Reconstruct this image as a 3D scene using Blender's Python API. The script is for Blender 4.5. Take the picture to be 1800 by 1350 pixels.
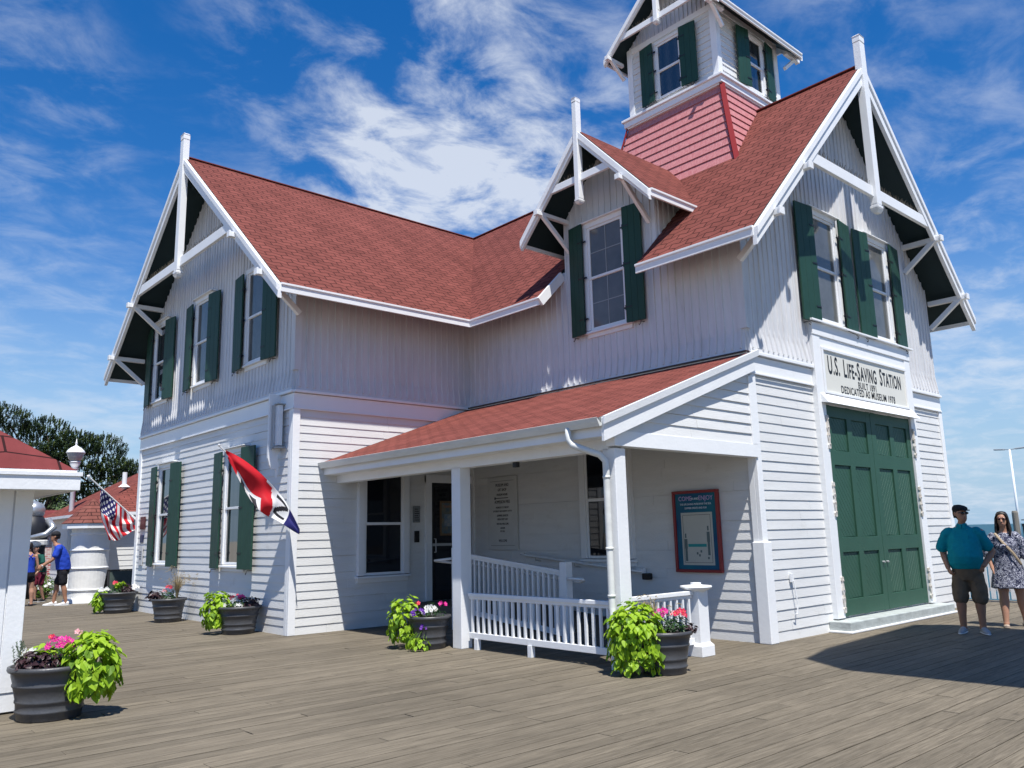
import bpy, bmesh, math, random
from mathutils import Vector, Matrix
random.seed(7)
for o in list(bpy.data.objects): bpy.data.objects.remove(o)
SC = bpy.context.scene
COL = SC.collection
# ------------------------------------------------------------------ camera
yaw, pit, roll = .841, .184, -.023
Fw = Vector((math.cos(yaw)*math.cos(pit), math.sin(yaw)*math.cos(pit), math.sin(pit)))
Rt = Vector((math.sin(yaw), -math.cos(yaw), 0)); Up = Rt.cross(Fw)
c_, s_ = math.cos(roll), math.sin(roll)
R2 = c_*Rt + s_*Up; U2 = -s_*Rt + c_*Up
cd = bpy.data.cameras.new('camera'); cam = bpy.data.objects.new('camera', cd); COL.objects.link(cam)
M = Matrix((R2, U2, -Fw)).transposed().to_4x4(); M.translation = Vector((0, 0, 1.6))
cam.matrix_world = M
cd.sensor_width = 36; cd.lens = 1425.488/1800*36; cd.clip_end = 20000; cd.clip_start = .05
SC.camera = cam
# ------------------------------------------------------------------ light
SUN = Vector((-.49, -1.0, 2.45)).normalized()       # towards the sun
sl = bpy.data.lights.new('sun', 'SUN'); sl.energy = 5.0; sl.angle = math.radians(.5); sl.color = (1, .965, .9)
so = bpy.data.objects.new('sun', sl); COL.objects.link(so)
so.rotation_euler = SUN.to_track_quat('Z', 'Y').to_euler(); so.location = (0, -10, 30)
W = bpy.data.worlds.new('World'); SC.world = W; W.use_nodes = True
nt = W.node_tree; nt.nodes.clear(); L_ = nt.links
def wn(t, **k):
    n = nt.nodes.new(t)
    for a, b in k.items(): setattr(n, a, b)
    return n
sky = wn('ShaderNodeTexSky', sky_type='NISHITA', sun_disc=False)
sky.sun_elevation = math.asin(SUN.z); sky.sun_rotation = math.atan2(SUN.x, SUN.y)
sky.air_density = 1.0; sky.dust_density = .0; sky.ozone_density = 4
hs = wn('ShaderNodeHueSaturation'); hs.inputs['Saturation'].default_value = 1.36; hs.inputs['Value'].default_value = 1.0
hs.inputs['Hue'].default_value = .507
L_.new(sky.outputs[0], hs.inputs['Color'])
bg1 = wn('ShaderNodeBackground'); bg1.inputs[1].default_value = .104
hz = wn('ShaderNodeMapRange', interpolation_type='SMOOTHSTEP'); tc0 = wn('ShaderNodeTexCoord'); sp0 = wn('ShaderNodeSeparateXYZ'); L_.new(tc0.outputs['Generated'], sp0.inputs[0]); L_.new(sp0.outputs[2], hz.inputs[0])
hz.inputs[1].default_value = .34; hz.inputs[2].default_value = -.03
hm = wn('ShaderNodeMix', data_type='RGBA'); L_.new(hz.outputs[0], hm.inputs[0]); L_.new(hs.outputs[0], hm.inputs[6]); hm.inputs[7].default_value = (2.1, 3.5, 5.0, 1)
L_.new(hm.outputs[2], bg1.inputs[0])
bg2 = wn('ShaderNodeBackground'); bg2.inputs[0].default_value = (.84, .9, 1, 1); bg2.inputs[1].default_value = .66
tc = wn('ShaderNodeTexCoord'); sep = wn('ShaderNodeSeparateXYZ'); L_.new(tc.outputs['Generated'], sep.inputs[0])
def mth(op, a, b=None, c=None, cl=False):
    n = wn('ShaderNodeMath', operation=op, use_clamp=cl)
    for i, v in enumerate((a, b, c)):
        if v is None: continue
        if isinstance(v, (int, float)): n.inputs[i].default_value = v
        else: L_.new(v, n.inputs[i])
    return n.outputs[0]
zz = mth('ADD', mth('MAXIMUM', sep.outputs[2], 0.0), .16)
cx = mth('DIVIDE', sep.outputs[0], zz); cy = mth('DIVIDE', sep.outputs[1], zz)
cmb = wn('ShaderNodeCombineXYZ'); L_.new(cx, cmb.inputs[0]); L_.new(cy, cmb.inputs[1])
def noise(scale, detail, rough, dist, off, stretch=(1, 1, 1), rot=0):
    mp = wn('ShaderNodeMapping'); mp.inputs['Location'].default_value = off; mp.inputs['Scale'].default_value = stretch
    mp.inputs['Rotation'].default_value = (0, 0, rot)
    L_.new(cmb.outputs[0], mp.inputs[0])
    n = wn('ShaderNodeTexNoise'); n.inputs['Scale'].default_value = scale; n.inputs['Detail'].default_value = detail
    n.inputs['Roughness'].default_value = rough; n.inputs['Distortion'].default_value = dist
    L_.new(mp.outputs[0], n.inputs['Vector']); return n.outputs[0]
def blob(d, w0, w1):
    v = Vector(d).normalized()
    dp = wn('ShaderNodeVectorMath', operation='DOT_PRODUCT'); L_.new(tc.outputs['Generated'], dp.inputs[0]); dp.inputs[1].default_value = v
    mr = wn('ShaderNodeMapRange', interpolation_type='SMOOTHSTEP'); L_.new(dp.outputs['Value'], mr.inputs[0])
    mr.inputs[1].default_value = w0; mr.inputs[2].default_value = w1; return mr.outputs[0]
nrm = wn('ShaderNodeVectorMath', operation='NORMALIZE'); L_.new(tc.outputs['Generated'], nrm.inputs[0])
fine = noise(6.0, 15, .62, .35, (2.3, 1.1, 0), (1, 1.25, 1), .9)
big = noise(1.5, 5, .55, .2, (5.2, .4, 0), (1, 1.2, 1), .3)
mask = None
for d, w0, w1, g in [((.56, .72, .41), .962, .999, 1.05), ((.538, .69, .485), .965, .999, .8), ((.445, .727, .56), .972, .999, .6),
                     ((.62, .632, .467), .975, .999, .6), ((.13, .88, .44), .988, .999, .34), ((.19, .963, .17), .955, .999, .26),
                     ((.87, .31, .41), .985, .999, .3), ((.93, .309, .19), .94, .999, .42), ((.80, .3, .53), .98, .999, .25),
                     ((.36, .87, .30), .95, .999, .15)]:
    b = mth('MULTIPLY', blob(d, w0, w1), g)
    mask = b if mask is None else mth('MAXIMUM', mask, b)
mask = mth('ADD', mask, .02)
dens = mth('ADD', mth('MULTIPLY', fine, .75), mth('MULTIPLY', big, .45))
rmp = wn('ShaderNodeMapRange', interpolation_type='SMOOTHSTEP'); L_.new(dens, rmp.inputs[0])
rmp.inputs[1].default_value = .50; rmp.inputs[2].default_value = .84
cl = mth('MULTIPLY', mth('MULTIPLY', rmp.outputs[0], mask), 1.15, None, True)
# thin veil close to the horizon
veil = wn('ShaderNodeMapRange', interpolation_type='SMOOTHSTEP'); L_.new(sep.outputs[2], veil.inputs[0])
veil.inputs[1].default_value = .42; veil.inputs[2].default_value = .02; veil.inputs[3].default_value = 0; veil.inputs[4].default_value = .26
cl = mth('MINIMUM', mth('ADD', cl, mth('MULTIPLY', veil.outputs[0], mth('ADD', big, .25))), .80)
mx = wn('ShaderNodeMixShader'); L_.new(cl, mx.inputs[0]); L_.new(bg1.outputs[0], mx.inputs[1]); L_.new(bg2.outputs[0], mx.inputs[2])
wo = wn('ShaderNodeOutputWorld'); L_.new(mx.outputs[0], wo.inputs[0])
SC.view_settings.view_transform = 'Standard'; SC.view_settings.look = 'None'
SC.view_settings.exposure = .5; SC.view_settings.gamma = 1
SC.render.engine = 'CYCLES'

# ------------------------------------------------------------------ materials
def mat(name, col, rough=.6, spec=.4, nscale=0, namp=.15, bump=0, bscale=40, col2=None, metal=0, coat=0, stretch=(1, 1, 1), trans=0):
    m = bpy.data.materials.new(name); m.use_nodes = True
    t = m.node_tree; b = t.nodes['Principled BSDF']
    b.inputs['Roughness'].default_value = rough; b.inputs['Specular IOR Level'].default_value = spec
    b.inputs['Metallic'].default_value = metal; b.inputs['Coat Weight'].default_value = coat
    b.inputs['Base Color'].default_value = (*col, 1)
    tcn = t.nodes.new('ShaderNodeTexCoord'); mp = t.nodes.new('ShaderNodeMapping'); mp.inputs['Scale'].default_value = stretch
    t.links.new(tcn.outputs['Object'], mp.inputs[0])
    if nscale:
        n = t.nodes.new('ShaderNodeTexNoise'); n.inputs['Scale'].default_value = nscale; n.inputs['Detail'].default_value = 6
        n.inputs['Roughness'].default_value = .65
        t.links.new(mp.outputs[0], n.inputs['Vector'])
        r = t.nodes.new('ShaderNodeMapRange'); t.links.new(n.outputs[0], r.inputs[0]); r.inputs[1].default_value = .3; r.inputs[2].default_value = .7
        mixn = t.nodes.new('ShaderNodeMix'); mixn.data_type = 'RGBA'
        c2 = col2 if col2 else tuple(max(0, c*(1-namp)) for c in col)
        mixn.inputs[6].default_value = (*c2, 1); mixn.inputs[7].default_value = (*col, 1)
        t.links.new(r.outputs[0], mixn.inputs[0]); t.links.new(mixn.outputs[2], b.inputs['Base Color'])
    if bump:
        n = t.nodes.new('ShaderNodeTexNoise'); n.inputs['Scale'].default_value = bscale; n.inputs['Detail'].default_value = 5
        t.links.new(mp.outputs[0], n.inputs['Vector'])
        bp = t.nodes.new('ShaderNodeBump'); bp.inputs['Strength'].default_value = bump; bp.inputs['Distance'].default_value = .02
        t.links.new(n.outputs[0], bp.inputs['Height']); t.links.new(bp.outputs[0], b.inputs['Normal'])
    if trans:
        b.inputs['Subsurface Weight'].default_value = 0
        tr = t.nodes.new('ShaderNodeBsdfTranslucent'); ms = t.nodes.new('ShaderNodeMixShader'); ms.inputs[0].default_value = trans
        tr.inputs[0].default_value = (*[min(1, c*1.25) for c in col], 1)
        out = t.nodes['Material Output']
        t.links.new(b.outputs[0], ms.inputs[1]); t.links.new(tr.outputs[0], ms.inputs[2]); t.links.new(ms.outputs[0], out.inputs[0])
    return m
WHITE = mat('white_paint', (.80, .81, .82), .45, .4, 2.2, .07, .12, 30)
SIDING = mat('white_siding_paint', (.72, .722, .715), .5, .4, 1.3, .10, .25, 22, stretch=(1, 1, 6))
BATTEN = mat('weathered_white_board', (.66, .665, .685), .55, .35, 2.0, .16, .2, 18, stretch=(3, 3, .35))
TRIM = mat('white_trim_paint', (.83, .84, .85), .4, .45, 2.5, .05, .1, 25)
def weather(m, tint, sc, lo, hi, amt, stretch):
    t = m.node_tree; b = t.nodes['Principled BSDF']; src = b.inputs['Base Color'].links[0].from_socket
    tcn = t.nodes.new('ShaderNodeTexCoord'); mp = t.nodes.new('ShaderNodeMapping'); mp.inputs['Scale'].default_value = stretch; t.links.new(tcn.outputs['Object'], mp.inputs[0])
    n = t.nodes.new('ShaderNodeTexNoise'); n.inputs['Scale'].default_value = sc; n.inputs['Detail'].default_value = 9; n.inputs['Roughness'].default_value = .72; t.links.new(mp.outputs[0], n.inputs[0])
    r = t.nodes.new('ShaderNodeMapRange'); t.links.new(n.outputs[0], r.inputs[0]); r.inputs[1].default_value = lo; r.inputs[2].default_value = hi; r.inputs[4].default_value = amt
    x = t.nodes.new('ShaderNodeMix'); x.data_type = 'RGBA'; t.links.new(r.outputs[0], x.inputs[0]); t.links.new(src, x.inputs[6]); x.inputs[7].default_value = (*tint, 1); t.links.new(x.outputs[2], b.inputs['Base Color'])
weather(SIDING, (.46, .44, .38), 2.2, .58, .80, .55, (1, 1, 1.6)); weather(BATTEN, (.40, .38, .36), 3.0, .55, .80, .6, (3, 3, .5)); weather(WHITE, (.50, .48, .42), 4.0, .60, .82, .5, (1, 1, .6)); weather(TRIM, (.50, .48, .42), 4.0, .60, .82, .4, (1, 1, .6))
GREEN = mat('green_shutter_paint', (.020, .062, .044), .5, .25, 4, .18, .08, 30)
GREEND = mat('green_door_paint', (.034, .095, .064), .5, .25, 3, .12, .1, 30)
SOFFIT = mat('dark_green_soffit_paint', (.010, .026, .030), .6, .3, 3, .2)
IRON = mat('black_iron', (.012, .012, .014), .45, .5)
STEPG = mat('worn_grey_step_paint', (.46, .50, .49), .6, .3, 5, .3, .4, 20)
GREY = mat('galvanised_grey', (.42, .43, .43), .4, .5, 3, .15)
GUTTER = mat('gutter_white_enamel', (.70, .71, .68), .35, .5, 2, .18, stretch=(1, 1, 4))
BLACK = mat('black_matt', (.012, .012, .013), .5, .4)
def glass_mat(name, col, rough=.03):
    m = mat(name, col, rough, .5, 1.6, .5); m.node_tree.nodes['Principled BSDF'].inputs['IOR'].default_value = 1.45; return m
GLASSD = glass_mat('dark_window_glass', (.008, .011, .017))
# curtain seen behind a pane
def curtain(name, a, b, sc):
    m = bpy.data.materials.new(name); m.use_nodes = True; t = m.node_tree; bs = t.nodes['Principled BSDF']
    tcn = t.nodes.new('ShaderNodeTexCoord'); wv = t.nodes.new('ShaderNodeTexWave'); wv.inputs['Scale'].default_value = sc; wv.inputs['Distortion'].default_value = 2.5
    wv.inputs['Detail'].default_value = 2
    sp = t.nodes.new('ShaderNodeSeparateXYZ'); ad = t.nodes.new('ShaderNodeMath'); cb = t.nodes.new('ShaderNodeCombineXYZ'); ml = t.nodes.new('ShaderNodeMath'); ml.operation = 'MULTIPLY'; ml.inputs[1].default_value = .12
    t.links.new(tcn.outputs['Object'], sp.inputs[0]); t.links.new(sp.outputs[0], ad.inputs[0]); t.links.new(sp.outputs[1], ad.inputs[1])
    t.links.new(sp.outputs[2], ml.inputs[0])
    t.links.new(ad.outputs[0], cb.inputs[0]); t.links.new(ml.outputs[0], cb.inputs[1]); t.links.new(cb.outputs[0], wv.inputs[0])
    mx = t.nodes.new('ShaderNodeMix'); mx.data_type = 'RGBA'; mx.inputs[6].default_value = (*a, 1); mx.inputs[7].default_value = (*b, 1)
    t.links.new(wv.outputs[0], mx.inputs[0]); t.links.new(mx.outputs[2], bs.inputs['Base Color'])
    bs.inputs['Roughness'].default_value = .04; bs.inputs['Specular IOR Level'].default_value = .9
    bs.inputs['Coat Weight'].default_value = .6; bs.inputs['Coat Roughness'].default_value = .02
    return m
GLASSC = mat('window_glass_with_grey_curtain', (.150, .155, .155), .06, .5, 1.1, .45)
MUNT = mat('dim_muntin', (.26, .28, .29), .5)
GLASSM = curtain('window_glass_with_dim_curtain', (.018, .022, .027), (.040, .045, .05), 1.4)
def shingle(name, col, mort, cw, ch, zig=.03, var=.25, rough=.85):
    m = bpy.data.materials.new(name); m.use_nodes = True; t = m.node_tree; bs = t.nodes['Principled BSDF']; bs.inputs['Roughness'].default_value = rough
    bs.inputs['Specular IOR Level'].default_value = .08
    N = t.nodes.new; K = t.links.new
    uv = N('ShaderNodeUVMap'); sp = N('ShaderNodeSeparateXYZ'); K(uv.outputs[0], sp.inputs[0])
    pp = N('ShaderNodeMath'); pp.operation = 'PINGPONG'; K(sp.outputs[0], pp.inputs[0]); pp.inputs[1].default_value = cw/2
    ml = N('ShaderNodeMath'); ml.operation = 'MULTIPLY_ADD'; K(pp.outputs[0], ml.inputs[0]); ml.inputs[1].default_value = zig/(cw/2); K(sp.outputs[1], ml.inputs[2])
    cb = N('ShaderNodeCombineXYZ'); K(sp.outputs[0], cb.inputs[0]); K(ml.outputs[0], cb.inputs[1])
    bk = N('ShaderNodeTexBrick'); K(cb.outputs[0], bk.inputs[0]); bk.inputs['Scale'].default_value = 1
    bk.inputs['Brick Width'].default_value = cw; bk.inputs['Row Height'].default_value = ch; bk.inputs['Mortar Size'].default_value = .013; bk.inputs['Mortar Smooth'].default_value = .3
    bk.inputs['Color1'].default_value = (*col, 1); bk.inputs['Color2'].default_value = (*[c*(1-var) for c in col], 1); bk.inputs['Mortar'].default_value = (*mort, 1)
    bk.inputs['Bias'].default_value = -.2
    nz = N('ShaderNodeTexNoise'); nz.inputs['Scale'].default_value = .9; nz.inputs['Detail'].default_value = 8; nz.inputs['Roughness'].default_value = .7; K(uv.outputs[0], nz.inputs[0])
    rg = N('ShaderNodeMapRange'); K(nz.outputs[0], rg.inputs[0]); rg.inputs[1].default_value = .3; rg.inputs[2].default_value = .7; rg.inputs[3].default_value = .78; rg.inputs[4].default_value = 1.16
    g2 = N('ShaderNodeTexNoise'); g2.inputs['Scale'].default_value = 260; g2.inputs['Detail'].default_value = 2; K(uv.outputs[0], g2.inputs[0])
    r2 = N('ShaderNodeMapRange'); K(g2.outputs[0], r2.inputs[0]); r2.inputs[1].default_value = .3; r2.inputs[2].default_value = .7; r2.inputs[3].default_value = .8; r2.inputs[4].default_value = 1.2
    mu = N('ShaderNodeMath'); mu.operation = 'MULTIPLY'; K(rg.outputs[0], mu.inputs[0]); K(r2.outputs[0], mu.inputs[1])
    ms = N('ShaderNodeMapping'); ms.inputs['Scale'].default_value = (3.5, .35, 1); K(uv.outputs[0], ms.inputs[0]); ns = N('ShaderNodeTexNoise'); ns.inputs['Scale'].default_value = 1; ns.inputs['Detail'].default_value = 6; K(ms.outputs[0], ns.inputs[0])
    rs = N('ShaderNodeMapRange'); K(ns.outputs[0], rs.inputs[0]); rs.inputs[1].default_value = .3; rs.inputs[2].default_value = .7; rs.inputs[3].default_value = .86; rs.inputs[4].default_value = 1.1
    mu3 = N('ShaderNodeMath'); mu3.operation = 'MULTIPLY'; K(mu.outputs[0], mu3.inputs[0]); K(rs.outputs[0], mu3.inputs[1]); mu = mu3
    vm = N('ShaderNodeVectorMath'); vm.operation = 'SCALE'; K(bk.outputs[0], vm.inputs[0]); K(mu.outputs[0], vm.inputs[3]); K(vm.outputs[0], bs.inputs['Base Color'])
    bp = N('ShaderNodeBump'); bp.inputs['Strength'].default_value = .8; bp.inputs['Distance'].default_value = .012; bp.invert = True
    K(bk.outputs['Fac'], bp.inputs['Height']); K(bp.outputs[0], bs.inputs['Normal'])
    return m
ROOF = shingle('red_asphalt_shingle', (.190, .060, .049), (.065, .022, .019), .32, .155, .05, .24)
ROOFP = shingle('red_porch_shingle', (.225, .069, .055), (.08, .026, .022), .33, .12, 0, .3)
ROOFK = shingle('dark_red_kiosk_shingle', (.165, .040, .040), (.03, .012, .012), .9, .32, .10, .15)
SHAKE = mat('faded_pink_red_shake_paint', (.54, .25, .25), .6, .3, 5, .0, .3, 60, col2=(.40, .125, .135), stretch=(6, 6, .8))
REDTRIM = mat('red_hip_trim_paint', (.20, .024, .028), .85, .08)

# ------------------------------------------------------------------ mesh builder
class MB:
    def __init__(s): s.v = []; s.f = []; s.m = []; s.uv = {}
    def face(s, pts, uv=None, m=0):
        i = len(s.v); s.v += [tuple(p) for p in pts]; s.f.append(tuple(range(i, i+len(pts)))); s.m.append(m)
        if uv: s.uv[len(s.f)-1] = uv
    def box(s, a, b, m=0):
        x0, y0, z0 = [min(p, q) for p, q in zip(a, b)]; x1, y1, z1 = [max(p, q) for p, q in zip(a, b)]
        s.hexa([(x0, y0, z0), (x1, y0, z0), (x1, y1, z0), (x0, y1, z0), (x0, y0, z1), (x1, y0, z1), (x1, y1, z1), (x0, y1, z1)], m)
    def hexa(s, p, m=0):
        i = len(s.v); s.v += [tuple(q) for q in p]
        for f in ((0, 3, 2, 1), (4, 5, 6, 7), (0, 1, 5, 4), (1, 2, 6, 5), (2, 3, 7, 6), (3, 0, 4, 7)):
            s.f.append(tuple(i+k for k in f)); s.m.append(m)
    def bar(s, a, b, w, h, up=(0, 0, 1), m=0):
        a = Vector(a); b = Vector(b); d = (b-a).normalized(); up = Vector(up)
        x = d.cross(up)
        if x.length < 1e-4: x = d.cross(Vector((1, 0, 0)))
        x.normalize(); y = x.cross(d).normalized()
        x *= w/2; y *= h/2
        s.hexa([a-x-y, a+x-y, b+x-y, b-x-y, a-x+y, a+x+y, b+x+y, b-x+y], m)
    def tube(s, pts, r, n=10, m=0, cap=True):
        pts = [Vector(p) for p in pts]; rs = r if isinstance(r, (list, tuple)) else [r]*len(pts)
        i0 = len(s.v); prev = None
        for k, p in enumerate(pts):
            d = (pts[min(k+1, len(pts)-1)]-pts[max(k-1, 0)]).normalized()
            u = d.cross(Vector((0, 0, 1))) if prev is None else prev-d*prev.dot(d)
            if u.length < 1e-4: u = d.cross(Vector((1, 0, 0)))
            u.normalize(); w = d.cross(u); prev = u
            for j in range(n):
                a = 2*math.pi*j/n; s.v.append(tuple(p+(u*math.cos(a)+w*math.sin(a))*rs[k]))
        for k in range(len(pts)-1):
            for j in range(n):
                a = i0+k*n+j; b = i0+k*n+(j+1) % n; s.f.append((a, b, b+n, a+n)); s.m.append(m)
        if cap:
            s.f.append(tuple(i0+j for j in range(n))[::-1]); s.m.append(m)
            s.f.append(tuple(i0+(len(pts)-1)*n+j for j in range(n))); s.m.append(m)
    def lathe(s, c, prof, n=24, m=0, a0=0):
        i0 = len(s.v)
        for r, z in prof:
            for j in range(n):
                a = a0+2*math.pi*j/n; s.v.append((c[0]+r*math.cos(a), c[1]+r*math.sin(a), c[2]+z))
        for k in range(len(prof)-1):
            for j in range(n):
                a = i0+k*n+j; b = i0+k*n+(j+1) % n; s.f.append((a, b, b+n, a+n)); s.m.append(m)
        s.f.append(tuple(i0+j for j in range(n))[::-1]); s.m.append(m)
        s.f.append(tuple(i0+(len(prof)-1)*n+j for j in range(n))); s.m.append(m)
    def loft(s, rings, n=14, m=0):
        """rings: (centre, u-vector, v-vector) closed tube through ellipses"""
        i0 = len(s.v)
        for c, u, v in rings:
            c = Vector(c); u = Vector(u); v = Vector(v)
            for j in range(n):
                a = 2*math.pi*j/n; s.v.append(tuple(c+u*math.cos(a)+v*math.sin(a)))
        for k in range(len(rings)-1):
            for j in range(n):
                a = i0+k*n+j; b = i0+k*n+(j+1) % n; s.f.append((a, b, b+n, a+n)); s.m.append(m)
        s.f.append(tuple(i0+j for j in range(n))[::-1]); s.m.append(m)
        s.f.append(tuple(i0+(len(rings)-1)*n+j for j in range(n))); s.m.append(m)
    def build(s, name, mats, parent=None, smooth=False, bevel=0):
        me = bpy.data.meshes.new(name); me.from_pydata(s.v, [], s.f)
        if not isinstance(mats, (list, tuple)): mats = [mats]
        for q in mats: me.materials.append(q)
        for i, p in enumerate(me.polygons):
            p.material_index = s.m[i]; p.use_smooth = smooth
        if s.uv:
            ul = me.uv_layers.new(name='UVMap')
            for fi, u in s.uv.items():
                for k, li in enumerate(me.polygons[fi].loop_indices): ul.data[li].uv = u[k]
        me.update()
        o = bpy.data.objects.new(name, me); COL.objects.link(o)
        if parent: o.parent = parent; o.matrix_parent_inverse = parent.matrix_world.inverted()
        if bevel:
            b = o.modifiers.new('bevel', 'BEVEL'); b.width = bevel; b.segments = 2; b.limit_method = 'ANGLE'
        return o
def tag(o, label=None, cat=None, group=None, kind=None):
    if label: o['label'] = label
    if cat: o['category'] = cat
    if group: o['group'] = group
    if kind: o['kind'] = kind
    return o
def thing(name, label, cat, loc=(0, 0, 0), group=None):
    o = bpy.data.objects.new(name, None); COL.objects.link(o); o.empty_display_size = .2
    o.location = loc; o.matrix_world = Matrix.Translation(loc); return tag(o, label, cat, group)
def fixn(o):
    bm = bmesh.new(); bm.from_mesh(o.data); bmesh.ops.recalc_face_normals(bm, faces=bm.faces); bm.to_mesh(o.data); bm.free(); return o

# ------------------------------------------------------------------ setting: boardwalk, ground, sea
def deck_mat():
    m = bpy.data.materials.new('weathered_deck_plank'); m.use_nodes = True; t = m.node_tree; bs = t.nodes['Principled BSDF']
    N = t.nodes.new; K = t.links.new; bs.inputs['Roughness'].default_value = .75; bs.inputs['Specular IOR Level'].default_value = .25
    g = N('ShaderNodeNewGeometry'); tcn = N('ShaderNodeTexCoord')
    of = N('ShaderNodeVectorMath'); of.operation = 'MULTIPLY_ADD'
    cb = N('ShaderNodeCombineXYZ'); K(g.outputs['Random Per Island'], cb.inputs[0]); K(g.outputs['Random Per Island'], cb.inputs[1])
    K(cb.outputs[0], of.inputs[0]); of.inputs[1].default_value = (37, 91, 0); K(tcn.outputs['Object'], of.inputs[2])
    mp = N('ShaderNodeMapping'); mp.inputs['Scale'].default_value = (1.1, 24, 1); K(of.outputs[0], mp.inputs[0])
    n1 = N('ShaderNodeTexNoise'); n1.inputs['Scale'].default_value = 2.2; n1.inputs['Detail'].default_value = 9; n1.inputs['Roughness'].default_value = .72; n1.inputs['Distortion'].default_value = .6; K(mp.outputs[0], n1.inputs[0])
    cr = N('ShaderNodeValToRGB'); K(n1.outputs[0], cr.inputs[0]); e = cr.color_ramp.elements
    e[0].position = .28; e[0].color = (.070, .059, .042, 1); e[1].position = .72; e[1].color = (.232, .198, .148, 1)
    e2 = cr.color_ramp.elements.new(.5); e2.color = (.148, .125, .092, 1)
    rg = N('ShaderNodeMapRange'); K(g.outputs['Random Per Island'], rg.inputs[0]); rg.inputs[3].default_value = .84; rg.inputs[4].default_value = 1.08
    n2 = N('ShaderNodeTexNoise'); n2.inputs['Scale'].default_value = .5; n2.inputs['Detail'].default_value = 5; K(tcn.outputs['Object'], n2.inputs[0])
    r2 = N('ShaderNodeMapRange'); K(n2.outputs[0], r2.inputs[0]); r2.inputs[1].default_value = .3; r2.inputs[2].default_value = .7; r2.inputs[3].default_value = .84; r2.inputs[4].default_value = 1.14
    mu = N('ShaderNodeMath'); mu.operation = 'MULTIPLY'; K(rg.outputs[0], mu.inputs[0]); K(r2.outputs[0], mu.inputs[1])
    # dark knots / stains
    vo = N('ShaderNodeTexNoise'); vo.inputs['Scale'].default_value = 3.2; vo.inputs['Detail'].default_value = 3; K(of.outputs[0], vo.inputs[0])
    r3 = N('ShaderNodeMapRange'); K(vo.outputs[0], r3.inputs[0]); r3.inputs[1].default_value = .66; r3.inputs[2].default_value = .74; r3.inputs[3].default_value = 1; r3.inputs[4].default_value = .72
    mu2 = N('ShaderNodeMath'); mu2.operation = 'MULTIPLY'; K(mu.outputs[0], mu2.inputs[0]); K(r3.outputs[0], mu2.inputs[1])
    vm = N('ShaderNodeVectorMath'); vm.operation = 'SCALE'; K(cr.outputs[0], vm.inputs[0]); K(mu2.outputs[0], vm.inputs[3]); K(vm.outputs[0], bs.inputs['Base Color'])
    bp = N('ShaderNodeBump'); bp.inputs['Strength'].default_value = .35; bp.inputs['Distance'].default_value = .006; K(n1.outputs[0], bp.inputs['Height']); K(bp.outputs[0], bs.inputs['Normal'])
    return m
DECK = deck_mat()
mb = MB(); pw = .150; rr = random.Random(3)
y = -9.0; row = 0
while y < 44:
    gap = .007 + (.003 if rr.random() < .2 else 0)
    x = -14 + rr.choice([0, .66, 1.32, 1.98, 2.64])*1.0
    x0 = -14
    while x0 < 19.6:
        x1 = min(x0 + rr.choice([3.3, 3.96, 4.62, 2.64]), 19.6) if x0 > -14 else x+2.64
        dz = rr.uniform(-.0025, .0015); dy = rr.uniform(-.001, .001)
        eg = .014 if rr.random() < .12 else .003
        x1_ = x1; x1 = x1-eg+.003
        mb.hexa([(x0+.002, y+dy, -.03), (x1-.003, y+dy, -.03), (x1-.003, y+pw-gap+dy, -.03), (x0+.002, y+pw-gap+dy, -.03),
                 (x0+.002, y+dy, dz), (x1-.003, y+dy, dz), (x1-.003, y+pw-gap+dy, dz), (x0+.002, y+pw-gap+dy, dz)])
        x0 = x1_
    y += pw; row += 1
dk = mb.build('boardwalk', DECK); tag(dk, 'grey weathered boardwalk planks running under the station', kind='structure')
mb = MB(); mb.box((-14, -9, -.30), (19.55, 44, -.045)); tag(mb.build('boardwalk_base', mat('dark_joist_wood', (.02, .017, .014), .9)), kind='structure')
SAND = mat('pale_sand', (.42, .37, .29), .9, .2, .8, .2, .4, 6)
mb = MB(); mb.box((-3000, 60, -1.2), (12, 6000, -.9)); mb.box((-3000, -200, -1.2), (30, 60, -.9)); tag(mb.build('ground', SAND), kind='structure')
SEA = mat('sea_water', (.020, .085, .11), .45, .25, .05, .3, .9, 1.3, stretch=(1, 1, 1))
mb = MB(); mb.face([(-200, -9000, -1.6), (16000, -9000, -1.6), (16000, 16000, -1.6), (-200, 16000, -1.6)]); tag(mb.build('sea', SEA), kind='structure')
# ------------------------------------------------------------------ the station
X1, Y1, Y2, X3, Y4, X4 = 6.63, 21.53, 13.25, 10.65, 6.55, 17.73
ZB, ZE, ZR = 4.25, 5.92, 10.08
XW, YS = 10.03, 5.91                   # west eave line, south rake line of the main roof
YW, XG = 12.45, 5.91                   # south eave line, west rake line of the side wing
YR, XR = 17.39, 14.19
kM = (ZR-ZE)/(XR-XW); kW = (ZR-ZE)/(YR-YW)
BLD = thing('station_building', 'white two storey station with red shingle gables, green shutters and a rooftop lookout tower', 'building', (X1, Y2, 0))
def frame(o, u, n):
    """local axes a (along), b (out), c (up) -> world"""
    o = Vector(o); u = Vector(u); n = Vector(n)
    return lambda a, b, c: o+u*a+n*b+Vector((0, 0, c))
def fbox(mb, T, a0, a1, b0, b1, c0, c1, m=0):
    mb.hexa([T(a0, b0, c0), T(a1, b0, c0), T(a1, b1, c0), T(a0, b1, c0), T(a0, b0, c1), T(a1, b0, c1), T(a1, b1, c1), T(a0, b1, c1)], m)
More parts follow.
